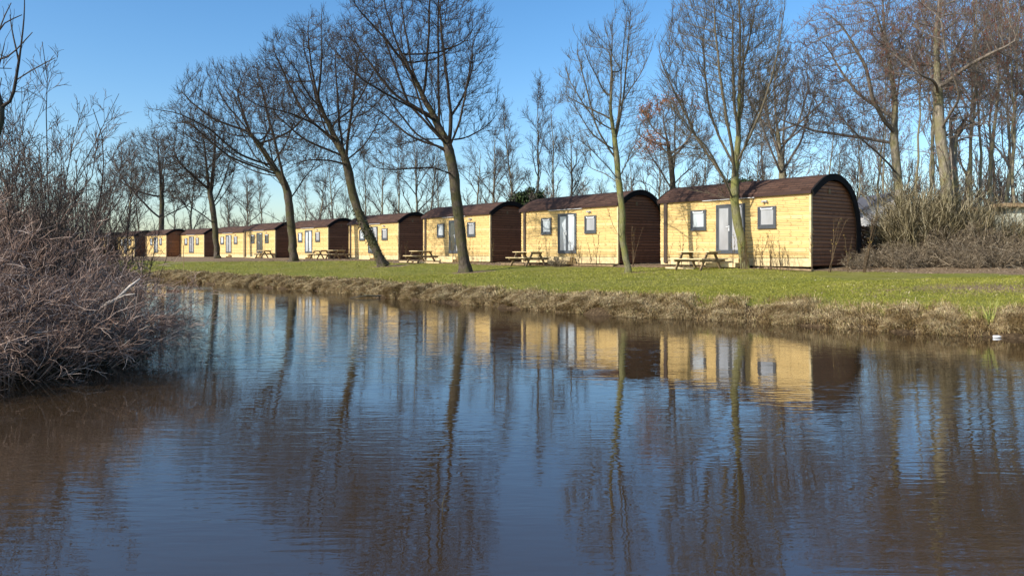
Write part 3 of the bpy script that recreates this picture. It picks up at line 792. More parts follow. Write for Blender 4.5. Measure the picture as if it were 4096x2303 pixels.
make_tree('bare_tree', 'upright dark trunk right of the sixth cabin, crown fanning far out to the left', 'tree', 'large trees leaning over the lawn', 47,
 [[(1175,1045),(1172,980),(1163,900),(1158,830),(1155,780),(1138,735),(1110,690),(1083,650),(1045,590),(1000,530),(950,470),(890,400)],
  [(1083,665),(1020,640,-1),(980,625,-1.5),(897,535,-2.5),(800,490,-3.5),(700,480,-4)],
  [(1150,770),(1148,700,-1),(1136,600,-1.5),(1110,480,-2),(1085,360,-2)],
  [(1158,800),(1190,720,1),(1230,640,2),(1250,560,2.4)], [(1045,590),(1020,470,3),(980,360,4),(950,270,4)], [(1110,690),(1080,560,-4),(1050,440,-5)],
  [(1155,905),(1090,858,-1),(1050,835,-2),(990,790,-3),(950,740,-3.4)]],
 [(960,430,260,190,0,1),(1100,480,190,220,0,1),(760,530,100,90,-2,1),(1180,630,120,120,0,.8),(930,620,160,90,0,.7)],
 9000, .29, TD, 13, limbs=16, trop=(-.1,0,.18), step=.29, kill=.38, infl=2.3, twigs=1.45, tw2=1, tl=(.35,.8), tr=.0095)
make_tree('bare_tree', 'slim dark trunk standing between the seventh and eighth cabins', 'tree', 'trees far down the row', 62,
 [[(869,1033),(862,930),(850,830),(838,760),(825,660),(815,560)], [(850,830),(890,760,1),(900,690,2),(905,620,2)], [(838,760),(780,700,-1),(740,640,-2)], [(825,680),(850,600,2),(860,520,2)], [(862,900),(820,850,-1),(770,820,-2),(730,770,-3)]],
 [(800,610,150,160,0,1),(890,650,70,110,0,1),(740,760,80,60,0,.6)], 4200, .27, TD, 14, limbs=6, step=.36, kill=.48, infl=2.6, twigs=2.2, tl=(.5,1.0), tr=.013)
make_tree('bare_tree', 'spreading tree behind the bush end cabins, its fork just above their roofs', 'tree', 'trees far down the row', 88,
 [[(648,1030),(645,900),(648,800),(640,720),(635,640),(630,560)], [(645,880),(590,800,-2),(540,720,-3),(500,640,-3)], [(645,870),(700,820,3),(760,760,4)], [(648,800),(610,720,3),(560,620,4)], [(640,740),(690,650,-3),(720,580,-4)]],
 [(600,670,150,150,0,1),(720,720,90,110,0,.8),(500,730,70,90,0,.7)], 4200, .34, ('bark_dark', 'twig_far'), 15, limbs=6, step=.5, kill=.66, infl=3.6, twigs=2.2, tl=(.7,1.4), tr=.018)
make_tree('young_tree', 'slender pale trunk with a kinked foot, before the gable of the second cabin', 'tree', 'slim trees on the lawn edge', 25,
 [[(2512,1078),(2500,1000),(2486,950),(2492,880),(2482,790),(2474,720),(2466,640),(2460,570),(2452,520,0),(2440,470,-.2),(2432,400,-.4),(2448,320,-.3),(2440,250,-.2),(2430,180)],
  [(2457,540),(2476,490,.3),(2490,400,.5),(2495,300,.6),(2498,200,.5),(2510,100,.4),(2518,40,.4)],
  [(2472,720),(2400,655,-.8),(2320,600,-1.4),(2240,555,-2)], [(2474,730),(2420,680,.8),(2350,640,1.4)],
  [(2440,470),(2380,430,.6),(2300,370,1),(2235,345,1.3)], [(2432,400),(2380,330,-.6),(2330,240,-1),(2285,170,-1.2)],
  [(2476,710),(2520,640,.8),(2560,560,1.4),(2600,480,2)], [(2490,400),(2540,330,-.8),(2575,250,-1.2),(2590,190,-1.4)], [(2495,300),(2470,200,1),(2450,110,1.3),(2440,40,1.5)],
  [(2486,960),(2440,900,-.4),(2425,850,-.6)]],
 [(2400,340,170,220,0,1),(2500,180,110,170,0,1),(2350,590,110,60,0,.6),(2560,480,70,170,0,.8)], 2400, .12, TG, 16, limbs=6, trop=(0,0,.45), step=.19, kill=.28, twigs=1.6, tl=(.25,.6), tr=.006, tup=.6, tw2=1, flare=.25)
make_tree('young_tree', 'moss green trunk before the door of the nearest cabin, tall vase shaped crown', 'tree', 'slim trees on the lawn edge', 24.7,
 [[(2982,1064),(2966,960),(2945,860),(2936,800),(2941,700),(2951,600),(2956,500),(2958,400),(2960,300),(2960,200),(2958,100),(2955,-50)],
  [(2936,810),(2890,740,-.5),(2830,660,-1),(2770,590,-1.3),(2700,540,-1.5),(2640,480,-1.8),(2600,400,-2)],
  [(2937,790),(2890,660,.6),(2830,560,1),(2790,450,1.3),(2740,330,1.6),(2700,220,1.8),(2680,120,2)],
  [(2940,720),(2900,600,-.8),(2860,480,-1.2),(2830,350,-1.5),(2810,200,-1.6),(2800,60,-1.7)],
  [(2945,680),(2905,520,1),(2880,400,1.4),(2870,250,1.6),(2865,80,1.7)],
  [(2945,650),(2980,540,-.8),(3010,430,-1.2),(3040,300,-1.5),(3060,150,-1.6),(3070,20,-1.7)],
  [(2940,730),(2990,620,.8),(3040,520,1.2),(3090,420,1.5),(3130,320,1.7),(3150,200,1.8)],
  [(2955,560),(2925,400,-.3),(2915,250,-.4),(2915,50,-.5)], [(2956,500),(2990,380,.5),(3005,240,.8),(3010,60,1)],
  [(2960,300),(2980,180,-.5),(2990,60,-.8)], [(2937,805),(2870,760,1.1),(2790,740,1.8),(2700,700,2.2)],
  [(2930,800),(2880,775,-.4),(2840,755,-.7)]],
 [(2890,200,240,330,0,1),(3020,300,150,320,0,1),(2700,400,110,180,0,.9),(2700,640,80,60,0,.4)], 6500, .16, TG, 17, trop=(0,0,.5), step=.19, kill=.24, twigs=1.9, tl=(.25,.6), tr=.006, tup=.6, flare=.3, tw2=1)
make_tree('bare_tree', 'grey tree behind the nearest cabin, twin leaders above its roof ridge', 'tree', 'trees behind the cabins', 34,
 [[(3142,1035),(3137,860),(3135,760),(3130,700),(3122,620),(3110,540),(3100,440),(3095,330)], [(3130,700),(3152,600,.5),(3165,520,1),(3172,440,1),(3190,340,1.2)], [(3130,710),(3080,640,-.6),(3030,560,-1),(3000,470,-1.3)], [(3165,520),(3220,460,-.8),(3280,400,-1.2)], [(3110,540),(3060,450,1),(3030,350,1.5)], [(3135,760),(3190,700,1),(3250,620,2),(3290,540,2)]],
 [(3130,430,190,240,0,1),(3250,420,110,150,0,.8),(3030,470,90,150,0,.8),(3200,640,110,70,0,.5)], 5000, .19, ('bark_grey', 'twig_grey'), 18, limbs=6, step=.25, kill=.34, infl=2, twigs=1.8, tl=(.3,.75), tr=.008)
make_tree('bare_tree', 'tree left of the nearest cabin roof with tufts of dead brown leaves', 'tree', 'trees behind the cabins', 37,
 [[(2695,1030),(2692,860),(2690,760),(2690,700),(2680,620),(2665,540),(2650,460)], [(2690,710),(2710,620,.6),(2715,520,1),(2720,430,1)], [(2690,760),(2640,700,-.6),(2590,640,-1),(2560,590,-1.2)], [(2690,740),(2750,690,.8),(2810,650,1.2)], [(2680,620),(2620,540,1),(2590,470,1.5)]],
 [(2690,520,130,130,0,1),(2600,520,70,110,0,.8),(2780,560,90,90,0,.7),(2600,620,80,50,0,.5)], 3800, .17, ('bark_dark', 'twig_grey'), 19, limbs=6, step=.25, kill=.34, infl=2, twigs=2, tl=(.3,.7), tr=.008,
 leaves=(2400, [(2650,400,80,35),(2580,450,50,30),(2600,570,65,40),(2780,420,40,30)]))
make_tree('alder_tree', 'alder with brown catkins right of the nearest cabin, long limb sweeping up to the left', 'tree', 'alders on the right', 27,
 [[(3612,1075),(3612,980),(3608,900),(3596,780),(3583,640),(3576,540),(3583,414),(3556,242),(3535,104),(3530,0),(3526,-80)],
  [(3576,530),(3514,497,-.5),(3431,414,-1),(3397,318,-1.4),(3293,180,-1.8),(3200,110,-2),(3130,20,-2.2)],
  [(3584,575),(3500,545,.6),(3445,532,.8),(3328,497,1.5),(3204,442,2),(3120,380,2.2)],
  [(3590,700),(3500,650,-.8),(3397,601,-1.4),(3293,539,-2),(3225,480,-2.2)],
  [(3583,414),(3640,330,.8),(3680,220,1.2),(3700,100,1.4)], [(3556,242),(3480,150,-.8),(3430,50,-1.2)], [(3576,470),(3500,360,1.2),(3450,240,1.8),(3400,100,2.2)]],
 [(3400,260,270,270,0,1),(3560,130,170,200,0,1),(3330,520,160,80,0,.5),(3650,300,90,160,0,.7)], 5400, .17, TA, 20, trop=(0,0,.15), step=.21, kill=.27, twigs=1.7, tl=(.25,.6), tr=.006, tup=.1, catkins=1300, tw2=1)
make_tree('alder_tree', 'thickest grey alder trunk at the right, standing in the brushwood', 'tree', 'alders on the right', 25.5,
 [[(3795,1055),(3792,980),(3788,900),(3784,718),(3764,560),(3756,483),(3752,350),(3749,276),(3746,104),(3760,0),(3758,-100)],
  [(3754,370),(3708,348,-.6),(3640,338,-1),(3583,335,-1.4),(3500,300,-2)], [(3760,520),(3740,420,-1.5),(3650,300,-2),(3600,180,-2.5)],
  [(3758,440),(3791,332,.6),(3860,235,1),(3929,138,1.4),(3990,40,1.6)], [(3749,260),(3722,228,1),(3653,159,1.6),(3583,55,2)],
  [(3782,720),(3740,690,-.8),(3687,649,-1.4),(3620,620,-2)], [(3764,560),(3850,520,1),(3940,500,1.6),(4020,460,2)], [(3752,350),(3830,270,-1.2),(3920,230,-2),(4020,200,-2.6)], [(3770,620),(3700,570,1.5),(3620,560,2)]],
 [(3760,150,270,260,0,1),(3940,240,170,220,0,1),(3640,260,140,200,0,1),(3900,480,160,90,0,.5)], 5600, .205, TA, 21, trop=(0,0,.1), step=.21, kill=.27, twigs=1.7, tl=(.25,.6), tr=.006, tup=.05, catkins=1500, tw2=1)
make_tree('dead_tree', 'broken grey trunk close against the right side of the thickest alder', 'tree', None, 26.3,
 [[(3850,1050),(3835,900),(3815,700),(3806,600),(3802,500),(3798,470)], [(3812,680),(3850,600,.5),(3880,520,.8)]],
 [(3890,500,50,80,.5,1)], 90, .17, TA, 22, twigs=.7, tw2=0)

# ivy on the leaning trunk
def leaf_cloud(name, pts, mat, rng, lo, hi, wd, parent=None, label=None, cat=None):
    V, F = blades(pts, rng, lo, hi, wd); o = mesh_obj(name, V, F, mat, parent, smooth=False)
    if label: tag(o, label, cat)
    return o
rng = np.random.default_rng(5)
tr = rng.random(1500)**.8; px = np.interp(tr, [0, .35, .7, 1], [1535, 1490, 1455, 1425]); py = np.interp(tr, [0, .35, .7, 1], [1070, 970, 900, 835])
pts = np.stack([W3(a, b, 36) for a, b in zip(px, py)]); q = norm(rng.normal(0, 1, (1500, 3)))*(rng.uniform(.24, .40, 1500)*np.interp(tr, [0, .6, 1], [1.0, 1, .75]))[:, None]
q[:, 2] *= .5
leaf_cloud('ivy', pts+q, M['ivy'], rng, .05, .11, .07, None, 'dark ivy wrapped round the foot of the left leaning trunk', 'ivy')

# ---------------------------------------------------------------- slim background trees, built once per kind, then copied
def slim(kind, seed, H, r0, nl, crown0, mats, spread=1., catk=0, lean=.03, wg=.13, ang=34):
    rng = np.random.default_rng(seed)
    n = 14; z = np.linspace(-.1, H, n); off = np.cumsum(rng.normal(0, .05, (n, 2)), 0)*H/9+np.linspace(0, 1, n)[:, None]*rng.normal(0, lean*H, 2)
    off -= off[0]
    P = np.concatenate([off, z[:, None]], 1)[None]; Rr = (r0*(1-np.linspace(0, 1, n)*.86))[None]
    Rr[0, 0] *= 1.25
    trunk = tubes(P, Rr, 8)
    l, lr = spawn(P, Rr, nl, H*.22*spread, H*.42*spread, ang, rng, 8, .25, wg, crown0, .55, .012, .3)
    b, br = spawn(l, lr, 8, H*.08, H*.17, 42, rng, 5, .18, .18, .2, .5, .007, .4)
    t, tr_ = spawn(b, br, 7, H*.03, H*.085, 44, rng, 4, .15, .2, .1, .6, .0075, .6)
    t2, tr2 = spawn(l, lr, 9, H*.04, H*.10, 40, rng, 4, .2, .2, .3, .4, .0075, .6)
    root = empty(kind, (0, 0, 0))
    mesh_obj('trunk', *trunk, M[mats[0]], root)
    V, F = join([tubes(l, lr, 4), tubes(b, br, 3), tubes(t, tr_, 3), tubes(t2, tr2, 3)]); mesh_obj('crown', V, F, M[mats[1]], root)
    if catk:
        tips = t[:, -1]; q = np.repeat(tips[rng.choice(len(tips), catk)], 2, 0)+rng.normal(0, .03, (catk*2, 3))
        Pk, Rk = grow(q, rng.normal(0, .25, q.shape)+np.array((0, 0, -1.)), rng.uniform(.08, .14, len(q)), np.full(len(q), .012), rng, 3, 0, .1, .6)
        V, F = tubes(Pk, Rk, 3); tag(mesh_obj('catkins', V, F, M['catkin'], root), kind='stuff')
    return root
FARM = ('bark_grey', 'twig_far')
protos = {'a': slim('bare_tree', 31, 10, .15, 15, .20, FARM, 1.3, ang=44, wg=.22), 'b': slim('bare_tree', 32, 10, .11, 14, .24, FARM, 1.0, ang=36, wg=.17),
          'c': slim('bare_tree', 33, 10, .14, 17, .16, FARM, 1.5, ang=58, wg=.25), 'd': slim('bare_tree', 34, 10, .09, 12, .28, FARM, .85, ang=36, wg=.2),
          'e': slim('alder_tree', 35, 12, .085, 12, .40, TA, .62, 220, ang=38), 'f': slim('alder_tree', 36, 12, .07, 10, .45, TA, .55, 180, ang=42),
          'g': slim('alder_tree', 37, 12, .10, 14, .30, TA, .7, 220, ang=45)}
used = {k: False for k in protos}; PH = dict(a=10, b=10, c=10, d=10, e=12, f=12, g=12)
def plant_tree(kind, px, ytop, Y, label, group, rz, cat='tree', name=None, base_py=None):
    p = W3(px, ytop, Y); x, y = p[0], p[1]; z = gz(x, y)
    r = protos[kind] if not used[kind] else copy_tree(protos[kind]); used[kind] = True
    s = (p[2]-z)/PH[kind]; sx = s**.85
    r.location = (x, y, z); r.scale = (sx, sx, s); r.rotation_euler = (rr.normal(0, .05), rr.normal(0, .05), rz)
    tag(r, label, cat, group); return r
g = 'bare trees behind the cabins'
rr = np.random.default_rng(77)
BG = [('a',1955,560,50,'bare tree just right of the thick dark trunk, above the third cabin roof'),
 ('c',1900,610,55,'bare tree seen close behind the thick dark trunk of the third cabin'),
 ('b',2075,470,48,'feathery tree over the right half of the third cabin roof'),
 ('b',2150,400,50,'tallest feathery tree above the gap between the second and third cabins'),
 ('d',2215,430,52,'thin feathery tree right of the tallest one over the second cabin roof'),
 ('a',2275,540,52,'bare tree over the left half of the second cabin roof'),
 ('d',2330,690,56,'low thin sapling over the middle of the second cabin roof'),
 ('d',2395,680,56,'low thin sapling left of the kinked pale trunk, above the roof'),
 ('c',2030,650,60,'low spreading tree far behind the third cabin roof'),
 ('a',2560,640,52,'bare tree behind the arched end of the second cabin'),
 ('c',2630,600,58,'spreading tree above the gap between the nearest two cabins'),
 ('d',2760,640,50,'slim tree over the left part of the nearest cabin roof'),
 ('b',2830,560,52,'slim tree just left of the moss green trunk, behind the nearest cabin roof'),
 ('a',2890,620,60,'bare tree far behind the moss green trunk of the nearest cabin'),
 ('c',3030,600,48,'spreading tree over the right half of the nearest cabin roof'),
 ('b',3060,420,56,'tall thin tree behind the twin leader tree, on its left'),
 ('b',3300,480,50,'thin tree above the arched black gable of the nearest cabin'),
 ('d',3360,560,46,'thin tree just right of the black gable of the nearest cabin'),
 ('b',3440,500,48,'thin tree over the white gabled house'),
 ('a',1660,560,56,'bare tree over the middle of the fourth cabin roof'),
 ('b',1600,560,62,'thin bare tree over the right end of the fourth cabin roof'),
 ('c',1700,600,66,'spreading tree between the roofs of the third and fourth cabins'),
 ('a',1540,640,64,'bare tree right of the ivy clad leaning trunk, above the roof'),
 ('d',1760,620,58,'thin tree behind the left end of the third cabin roof'),
 ('b',1465,620,72,'thin bare tree right behind the ivy clad leaning trunk'),
 ('c',1340,660,74,'spreading tree above the gap between the fourth and fifth cabins'),
 ('a',1270,680,76,'bare tree over the fifth cabin roof'),
 ('b',1225,700,80,'thin tree right of the upright dark trunk, over the fifth cabin'),
 ('d',1390,720,70,'slim tree behind the left end of the fourth cabin roof'),
 ('b',1060,700,84,'thin tree over the sixth cabin roof'),
 ('a',985,690,86,'bare tree above the left end of the sixth cabin roof'),
 ('d',1015,740,80,'small thin tree above the middle of the sixth cabin roof'),
 ('c',930,740,88,'spreading tree over the seventh cabin roof'),
 ('b',905,760,92,'thin far tree just right of the slim dark trunk'),
 ('a',760,640,90,'bare tree over the eighth cabin roof, left of the slim dark trunk'),
 ('c',700,760,98,'low spreading tree behind the ninth cabin roof'),
 ('b',560,700,100,'bare tree behind the outer twigs of the bush'),
 ('a',500,640,96,'bare tree just right of the tall saplings of the bush'),
 ('c',440,740,100,'spreading far tree showing through the saplings of the bush'),
 ('b',390,720,104,'thin far tree showing through the saplings, more to the left'),
 ('a',300,760,108,'far bare tree behind the middle of the bush'),
 ('c',180,780,110,'far spreading tree behind the left part of the bush')]
for (k, px, yt, Y, lab) in BG: plant_tree(k, px, yt, Y, lab, g, rr.uniform(0, 6.28))
# row of low far scrub that closes the horizon
g = 'slim alders crowding the right edge'
AL = [('e',3690,-200,31,'slim alder left of the thickest trunk'),('f',3640,-60,34,'slim alder between the two large alders'),('f',3725,60,38,'thin alder just behind the thickest trunk'),
 ('e',3880,-260,29,'slim pale alder next right of the thickest trunk'),('f',3915,-120,27,'thin forked alder in the brushwood, second right of the thickest trunk'),('e',3955,-300,31,'straight slim grey alder, third right of the thickest trunk'),
 ('g',4010,-150,33,'dark straight alder before the right edge building'),('f',4050,-100,27,'slim alder leaning by the downpipe of the right edge building'),('e',4095,-260,28,'alder trunk at the very right edge'),
 ('g',3850,-40,40,'far alder in the thicket right of the thickest trunk'),('e',3980,20,42,'far alder behind the straight grey alder'),('g',4070,40,44,'far alder behind the right edge building'),
 ('f',3780,100,44,'far alder behind the thickest trunk'),('e',3480,250,40,'far alder behind the white gable'),('f',3540,200,42,'far thin alder behind the long limbed alder'),('g',3600,180,46,'far alder right behind the long limbed alder'),
 ('e',4150,-200,34,'alder whose branches reach in over the right edge'),('f',3420,420,38,'small alder just left of the long limbed alder')]
for (k, px, yt, Y, lab) in AL: plant_tree(k, px, yt, Y, lab, g, rr.uniform(0, 6.28))

# ---------------------------------------------------------------- shrubs
def shrub(seed, n0, H, spread, base, n1, n2, mat, r0=.012, up=.1, sag=.0, ang=35, l1=.35, l2=.14, k0=4, wig=.12, tw=.0035, f0=.2, n3=0, name='willow_bush', parts='stems'):
    rng = np.random.default_rng(seed)
    a = rng.uniform(0, 6.283, n0); rad = np.sqrt(rng.random(n0)); ti = np.radians(spread)*rad*rng.uniform(.5, 1, n0)
    P0 = np.stack([np.cos(a)*rad*base, np.sin(a)*rad*base, np.full(n0, -.05)], 1)
    D = np.stack([np.cos(a)*np.sin(ti), np.sin(a)*np.sin(ti), np.cos(ti)], 1)
    P, Rr = grow(P0, D, H*rng.uniform(.55, 1.05, n0), rng.uniform(.6, 1.2, n0)*r0, rng, 9, up, wig, .3, sag)
    p1, q1 = spawn(P, Rr, n1, H*l1*.5, H*l1, ang, rng, 6, up, wig*1.4, f0, .55, tw, .5, sag)
    p2, q2 = spawn(p1, q1, n2, H*l2*.4, H*l2, ang, rng, 4, up, .2, .1, .7, tw*.85, .6, sag)
    L = [tubes(P, Rr, k0), tubes(p1, q1, 3), tubes(p2, q2, 3)]
    if n3:
        p3, q3 = spawn(p2, q2, n3, H*l2*.2, H*l2*.5, ang, rng, 3, up, .2, .1, .8, tw*.8, .7, sag); L.append(tubes(p3, q3, 3))
    V, F = join(L)
    return mesh_obj(name, V, F, mat)
def place(o, first, x, y, z, rz, s, label, cat, group):
    if not first: o = o.copy(); COL.objects.link(o)
    o.location = (x, y, z); o.rotation_euler = (0, 0, rz); o.scale = s if isinstance(s, tuple) else (s, s, s)
    tag(o, label, cat, group); return o
wA = shrub(41, 52, 2.2, 72, .45, 11, 6, M['willow'], .012, .08, .08, 36, .42, .20, tw=.0040)
wB = shrub(42, 48, 2.0, 85, .5, 12, 6, M['willow'], .011, .03, .20, 42, .45, .22, tw=.0038, wig=.14)
wC = shrub(43, 8, 4.9, 20, .3, 12, 5, M['willow_dark'], .018, .10, .0, 30, .22, .10, n3=1, tw=.0055, name='willow_sapling')
wD = shrub(44, 8, 4.5, 26, .3, 13, 5, M['willow_dark'], .020, .08, .0, 36, .26, .11, n3=1, tw=.0055, name='willow_sapling')
WB = [(-5.1,8.9,.85,'B','trailing over the water at its tip'),(-5.45,8.0,.85,'A','at the water line of its near side'),(-6.2,9.3,.95,'A','inside its right half'),(-6.0,7.45,.95,'B','hanging to the water on the near shore'),
 (-6.9,8.3,1.15,'A','filling its middle near the shore'),(-6.1,10.2,.75,'B','leaning right behind its tip'),(-7.3,10.0,1.15,'A','behind its middle'),(-7.4,11.3,.9,'B','at its far right side'),
 (-7.9,7.0,1.05,'B','hanging low beside the left edge'),(-8.0,9.0,1.3,'A','at its left, close to the edge'),(-8.3,11.0,1.4,'B','left behind its middle'),(-8.6,12.6,1.05,'A','far behind the tip, before the lawn'),
 (-9.6,12.5,1.5,'A','at its back left'),(-11.6,15.5,1.3,'B','farthest back, under the tenth cabin'),(-10.2,14.2,1.2,'A','far back under the ninth cabin'),(-5.0,9.5,.7,'B','the outermost low twigs'),
 (-11.8,13.5,1.6,'A','behind the left edge thicket'),(-13,17,1.7,'B','deep at the back left'),(-6.4,6.75,.7,'A','low at the near waterline')]
uA = uB = True
for i, (x, y, s, k, d) in enumerate(WB):
    x *= K; y *= K; fst = uA if k == 'A' else uB
    place(wA if k == 'A' else wB, fst, x, y, max(gz(x, y), .0)-.03, rr.uniform(0, 6.28), (s, s, s*rr.uniform(.85, 1.0)), 'leafless reddish willow clump of the riverside bush, '+d, 'bush', 'willow clumps of the riverside bush')
    if k == 'A': uA = False
    else: uB = False
WS = [(130,380,12,'C','sapling just left of the tallest one'),(210,330,14.5,'D','sapling close behind the tallest, on its right'),(30,180,15,'C','tall thin sapling behind the left edge'),(290,560,15,'D','sapling behind the second from the tallest'),(440,700,16.5,'C','low thin sapling over the ninth cabin'),(90,250,16.5,'D','tall far sapling near the left edge'),(170,210,10.5,'C','tallest sapling of the bush, near the left edge'),(60,420,9.5,'D','sapling at the left edge of the bush'),(255,480,12,'D','sapling second from the tallest, on its right'),(330,590,13,'C','slim sapling over the middle of the bush'),
 (400,640,13.5,'D','slim sapling over the right half of the bush'),(110,520,13,'C','sapling behind the tallest one'),(460,740,15,'C','low sapling above the tenth cabin'),(220,620,16,'D','sapling far back behind the tallest'),(20,300,12.5,'D','tall sapling cut by the left edge'),(530,800,16,'D','rightmost low sapling of the bush'),(370,760,17,'C','far sapling showing between the slim ones')]
uC = uD = True
for (px_, yt, Y, k, d) in WS:
    p = W3(px_, yt, Y); z = max(gz(p[0], p[1]), .1); h = (p[2]-z)/(4.6 if k == 'C' else 4.2)*.98; fst = uC if k == 'C' else uD
    place(wC if k == 'C' else wD, fst, p[0], p[1], z, rr.uniform(0, 6.28), (h*.95, h*.95, h), d, 'sapling', 'leafless saplings rising out of the bush')
    if k == 'C': uC = False
    else: uD = False
# leafless scrub that closes the view behind the cabins
M['scrub'] = island('far scrub stems', [(0, (.04, .032, .025)), (.6, (.12, .095, .075)), (1, (.27, .22, .18))], .85)
sC = shrub(47, 15, 5.0, 30, 1.1, 9, 5, M['scrub'], .030, .10, .0, 32, .28, .12, n3=0, tw=.012, name='scrub_clump')
sD = shrub(48, 22, 4.0, 42, 1.5, 9, 5, M['scrub'], .026, .09, .0, 36, .30, .14, n3=0, tw=.012, name='scrub_clump')
SC = []
for ci, (a_, b_) in enumerate([(2660, 3240), (2100, 2480), (1700, 1960), (1400, 1600), (1180, 1310), (990, 1100), (885, 975), (765, 815)]):
    cn = ['nearest cabin', 'second cabin from the right', 'third cabin from the right', 'fourth cabin from the right', 'fifth cabin from the right', 'sixth cabin from the right', 'seventh cabin from the right', 'eighth cabin from the right'][ci]
    parts_ = [('left end', .02), ('left third', .3), ('middle', .5), ('right third', .72), ('right end', .97)] if ci < 2 else ([('left end', .0), ('middle', .5), ('right end', .95)] if ci < 5 else [('left half', .15), ('right half', .8)])
    for pn, f in parts_:
        SC.append((a_+f*(b_-a_), [650, 740, 770, 800, 830, 850, 860, 870][ci]+rr.uniform(-40, 40), [42, 47, 54, 62, 70, 78, 86, 92][ci], 'leafless scrub showing over the %s of the %s' % (pn, cn)))
SC += [(3370, 640, 56, 'leafless scrub right beside the black gable'), (3450, 600, 58, 'tall scrub over the white gabled house'), (3520, 540, 56, 'tall scrub behind the long limbed alder'), (3620, 520, 60, 'tall scrub over the brown tiled roof, left part'),
 (3700, 480, 62, 'tall scrub over the brown tiled roof, near the thickest trunk'), (3830, 520, 40, 'tall scrub right behind the thickest trunk'), (3900, 480, 38, 'tall scrub over the green boarded shed'), (3980, 540, 42, 'tall scrub left of the flat roofed building'), (4060, 460, 40, 'tall scrub behind the flat roofed building'),
 (3760, 700, 36, 'lower scrub just behind the thickest trunk'), (3640, 740, 36, 'lower scrub at the back of the coppice'), (3920, 720, 35, 'lower scrub behind the brush pile')]
for i, (px_, yt, Y, d) in enumerate(SC):
    p = W3(px_, yt, Y); z = gz(p[0], p[1]); k = i % 2; H_ = (5.0, 4.0)[k]; h = (p[2]-z)/H_; h2 = min(h, 1.3)
    place((sC, sD)[k], i < 2, p[0], p[1], z, rr.uniform(0, 6.28), (h2, h2, h), d, 'bush', 'scrub behind the cabins')
# pale dead limb in the bush
b = MB()
pts = [W3(365,1258,8.6), W3(430,1215,8.55), W3(470,1195,8.5), W3(520,1145,8.5), W3(560,1115,8.45)]
b.tube(pts, [.012,.028,.024,.018,.01], 7); b.tube([W3(470,1195,8.5), W3(500,1180,8.3), W3(540,1175,8.2)], [.012,.009,.005], 6); b.tube([W3(365,1258,8.6), W3(300,1245,8.7), W3(290,1250,8.7)], [.012,.01,.005], 6)
tag(b.build('dead_branch', plain('bleached bare wood', (.50, .44, .38), .7, .2, .2, 9), smooth=True), 'bleached bare branch slanting up through the right half of the bush', 'branch')
# near tree limb that enters at the left edge
make_tree('near_tree', 'dark limbs of a closer tree curving in at the top left corner', 'tree', None, 7.0,
 [[(-760,1500),(-700,1200),(-540,950),(-300,760),(-60,660),(0,505),(45,440),(68,330),(70,240),(55,130),(40,60)],
  [(-60,400),(0,245),(50,222),(110,170),(130,130)], [(68,300),(110,280),(180,260),(222,232)], [(68,262),(90,180),(102,90),(98,-20)], [(-60,200),(0,105),(35,60),(45,12)], [(-10,340),(8,250),(18,175)],[(-40,90),(40,96),(70,84),(88,60)]],
 [(60,250,60,200,0,.2),(-150,350,150,300,0,1)], 110, .05, TD, 51, step=.12, kill=.3, infl=.7, twigs=.5, tl=(.12,.3), tr=.0035, tw2=0)

# yellow green coppice and brushwood at the right
cA = shrub(61, 54, 3.1, 30, .75, 7, 3, M['coppice'], .020, .10, .03, 30, .40, .18, tw=.0078, wig=.14, name='coppice_bush')
cB = shrub(62, 55, 1.9, 62, .5, 7, 3, M['brush'], .018, .02, .16, 40, .42, .22, tw=.0085, wig=.2, name='bramble_bush')
CP = [('A',3665,25.0,.95,'left end of the coppice, nearest the white gabled house'),('A',3650,25.4,1.0,'coppice clump at the foot of the long limbed alder'),('A',3700,25.6,1.15,'coppice clump in the middle, right of the long limbed alder'),('A',3745,25.8,1.1,'coppice clump left of the thickest trunk'),
 ('A',3690,27.5,1.25,'taller coppice clump at the back'),('B',3470,24.3,.42,'low dry bush by the corner of the nearest cabin'),('B',3540,23.6,.55,'low dry bush before the coppice, at its left'),('B',3630,23.6,.6,'low dry bush before the coppice, in its middle'),('B',3720,23.8,.6,'low dry bush before the coppice, at its right'),
 ('B',3800,24.2,.9,'dark bramble round the foot of the thickest alder'),('B',3870,24.0,.95,'dark bramble right of the thickest alder'),('B',3930,23.6,.8,'dark bramble heap before the green boarded shed'),('B',4010,23.2,.62,'bramble heap below the right edge building'),('B',4090,22.6,.6,'bramble heap at the right edge'),
 ('B',3840,22.8,.6,'low bramble before the thickest alder'),('B',3990,21.8,.5,'low bramble on the lawn edge at the right'),('A',3780,28.5,1.0,'coppice shoots behind the thickest alder'),('B',4160,23.9,.7,'low bramble at the very right edge'),('B',3540,26.5,.45,'dark bush in the gap beside the black gable'),('A',3880,29,.9,'coppice shoots behind the bramble heaps'),('A',3600,26.0,.8,'thin coppice shoots before the white gabled house'),('A',3840,25.5,1.0,'upright shoots right of the thickest alder'),('A',3960,26.0,.85,'upright shoots before the green boarded shed'),('A',4050,25.2,.8,'upright shoots before the flat roofed building'),('B',3600,22.9,.45,'low dry tuft of stems at the lawn edge before the coppice'),('B',3890,21.9,.45,'low dry tuft of stems at the lawn edge before the brush pile'),('B',3420,23.3,.35,'low dry tuft of stems by the black gable')]
uA = uB = True
for (k, px_, Y, s, d) in CP:
    p = W3(px_, 1000, Y); fst = uA if k == 'A' else uB
    place(cA if k == 'A' else cB, fst, p[0], p[1], gz(p[0], p[1]), rr.uniform(0, 6.28), s, d, 'bush', 'bushes at the right behind the lawn')
    if k == 'A': uA = False
    else: uB = False
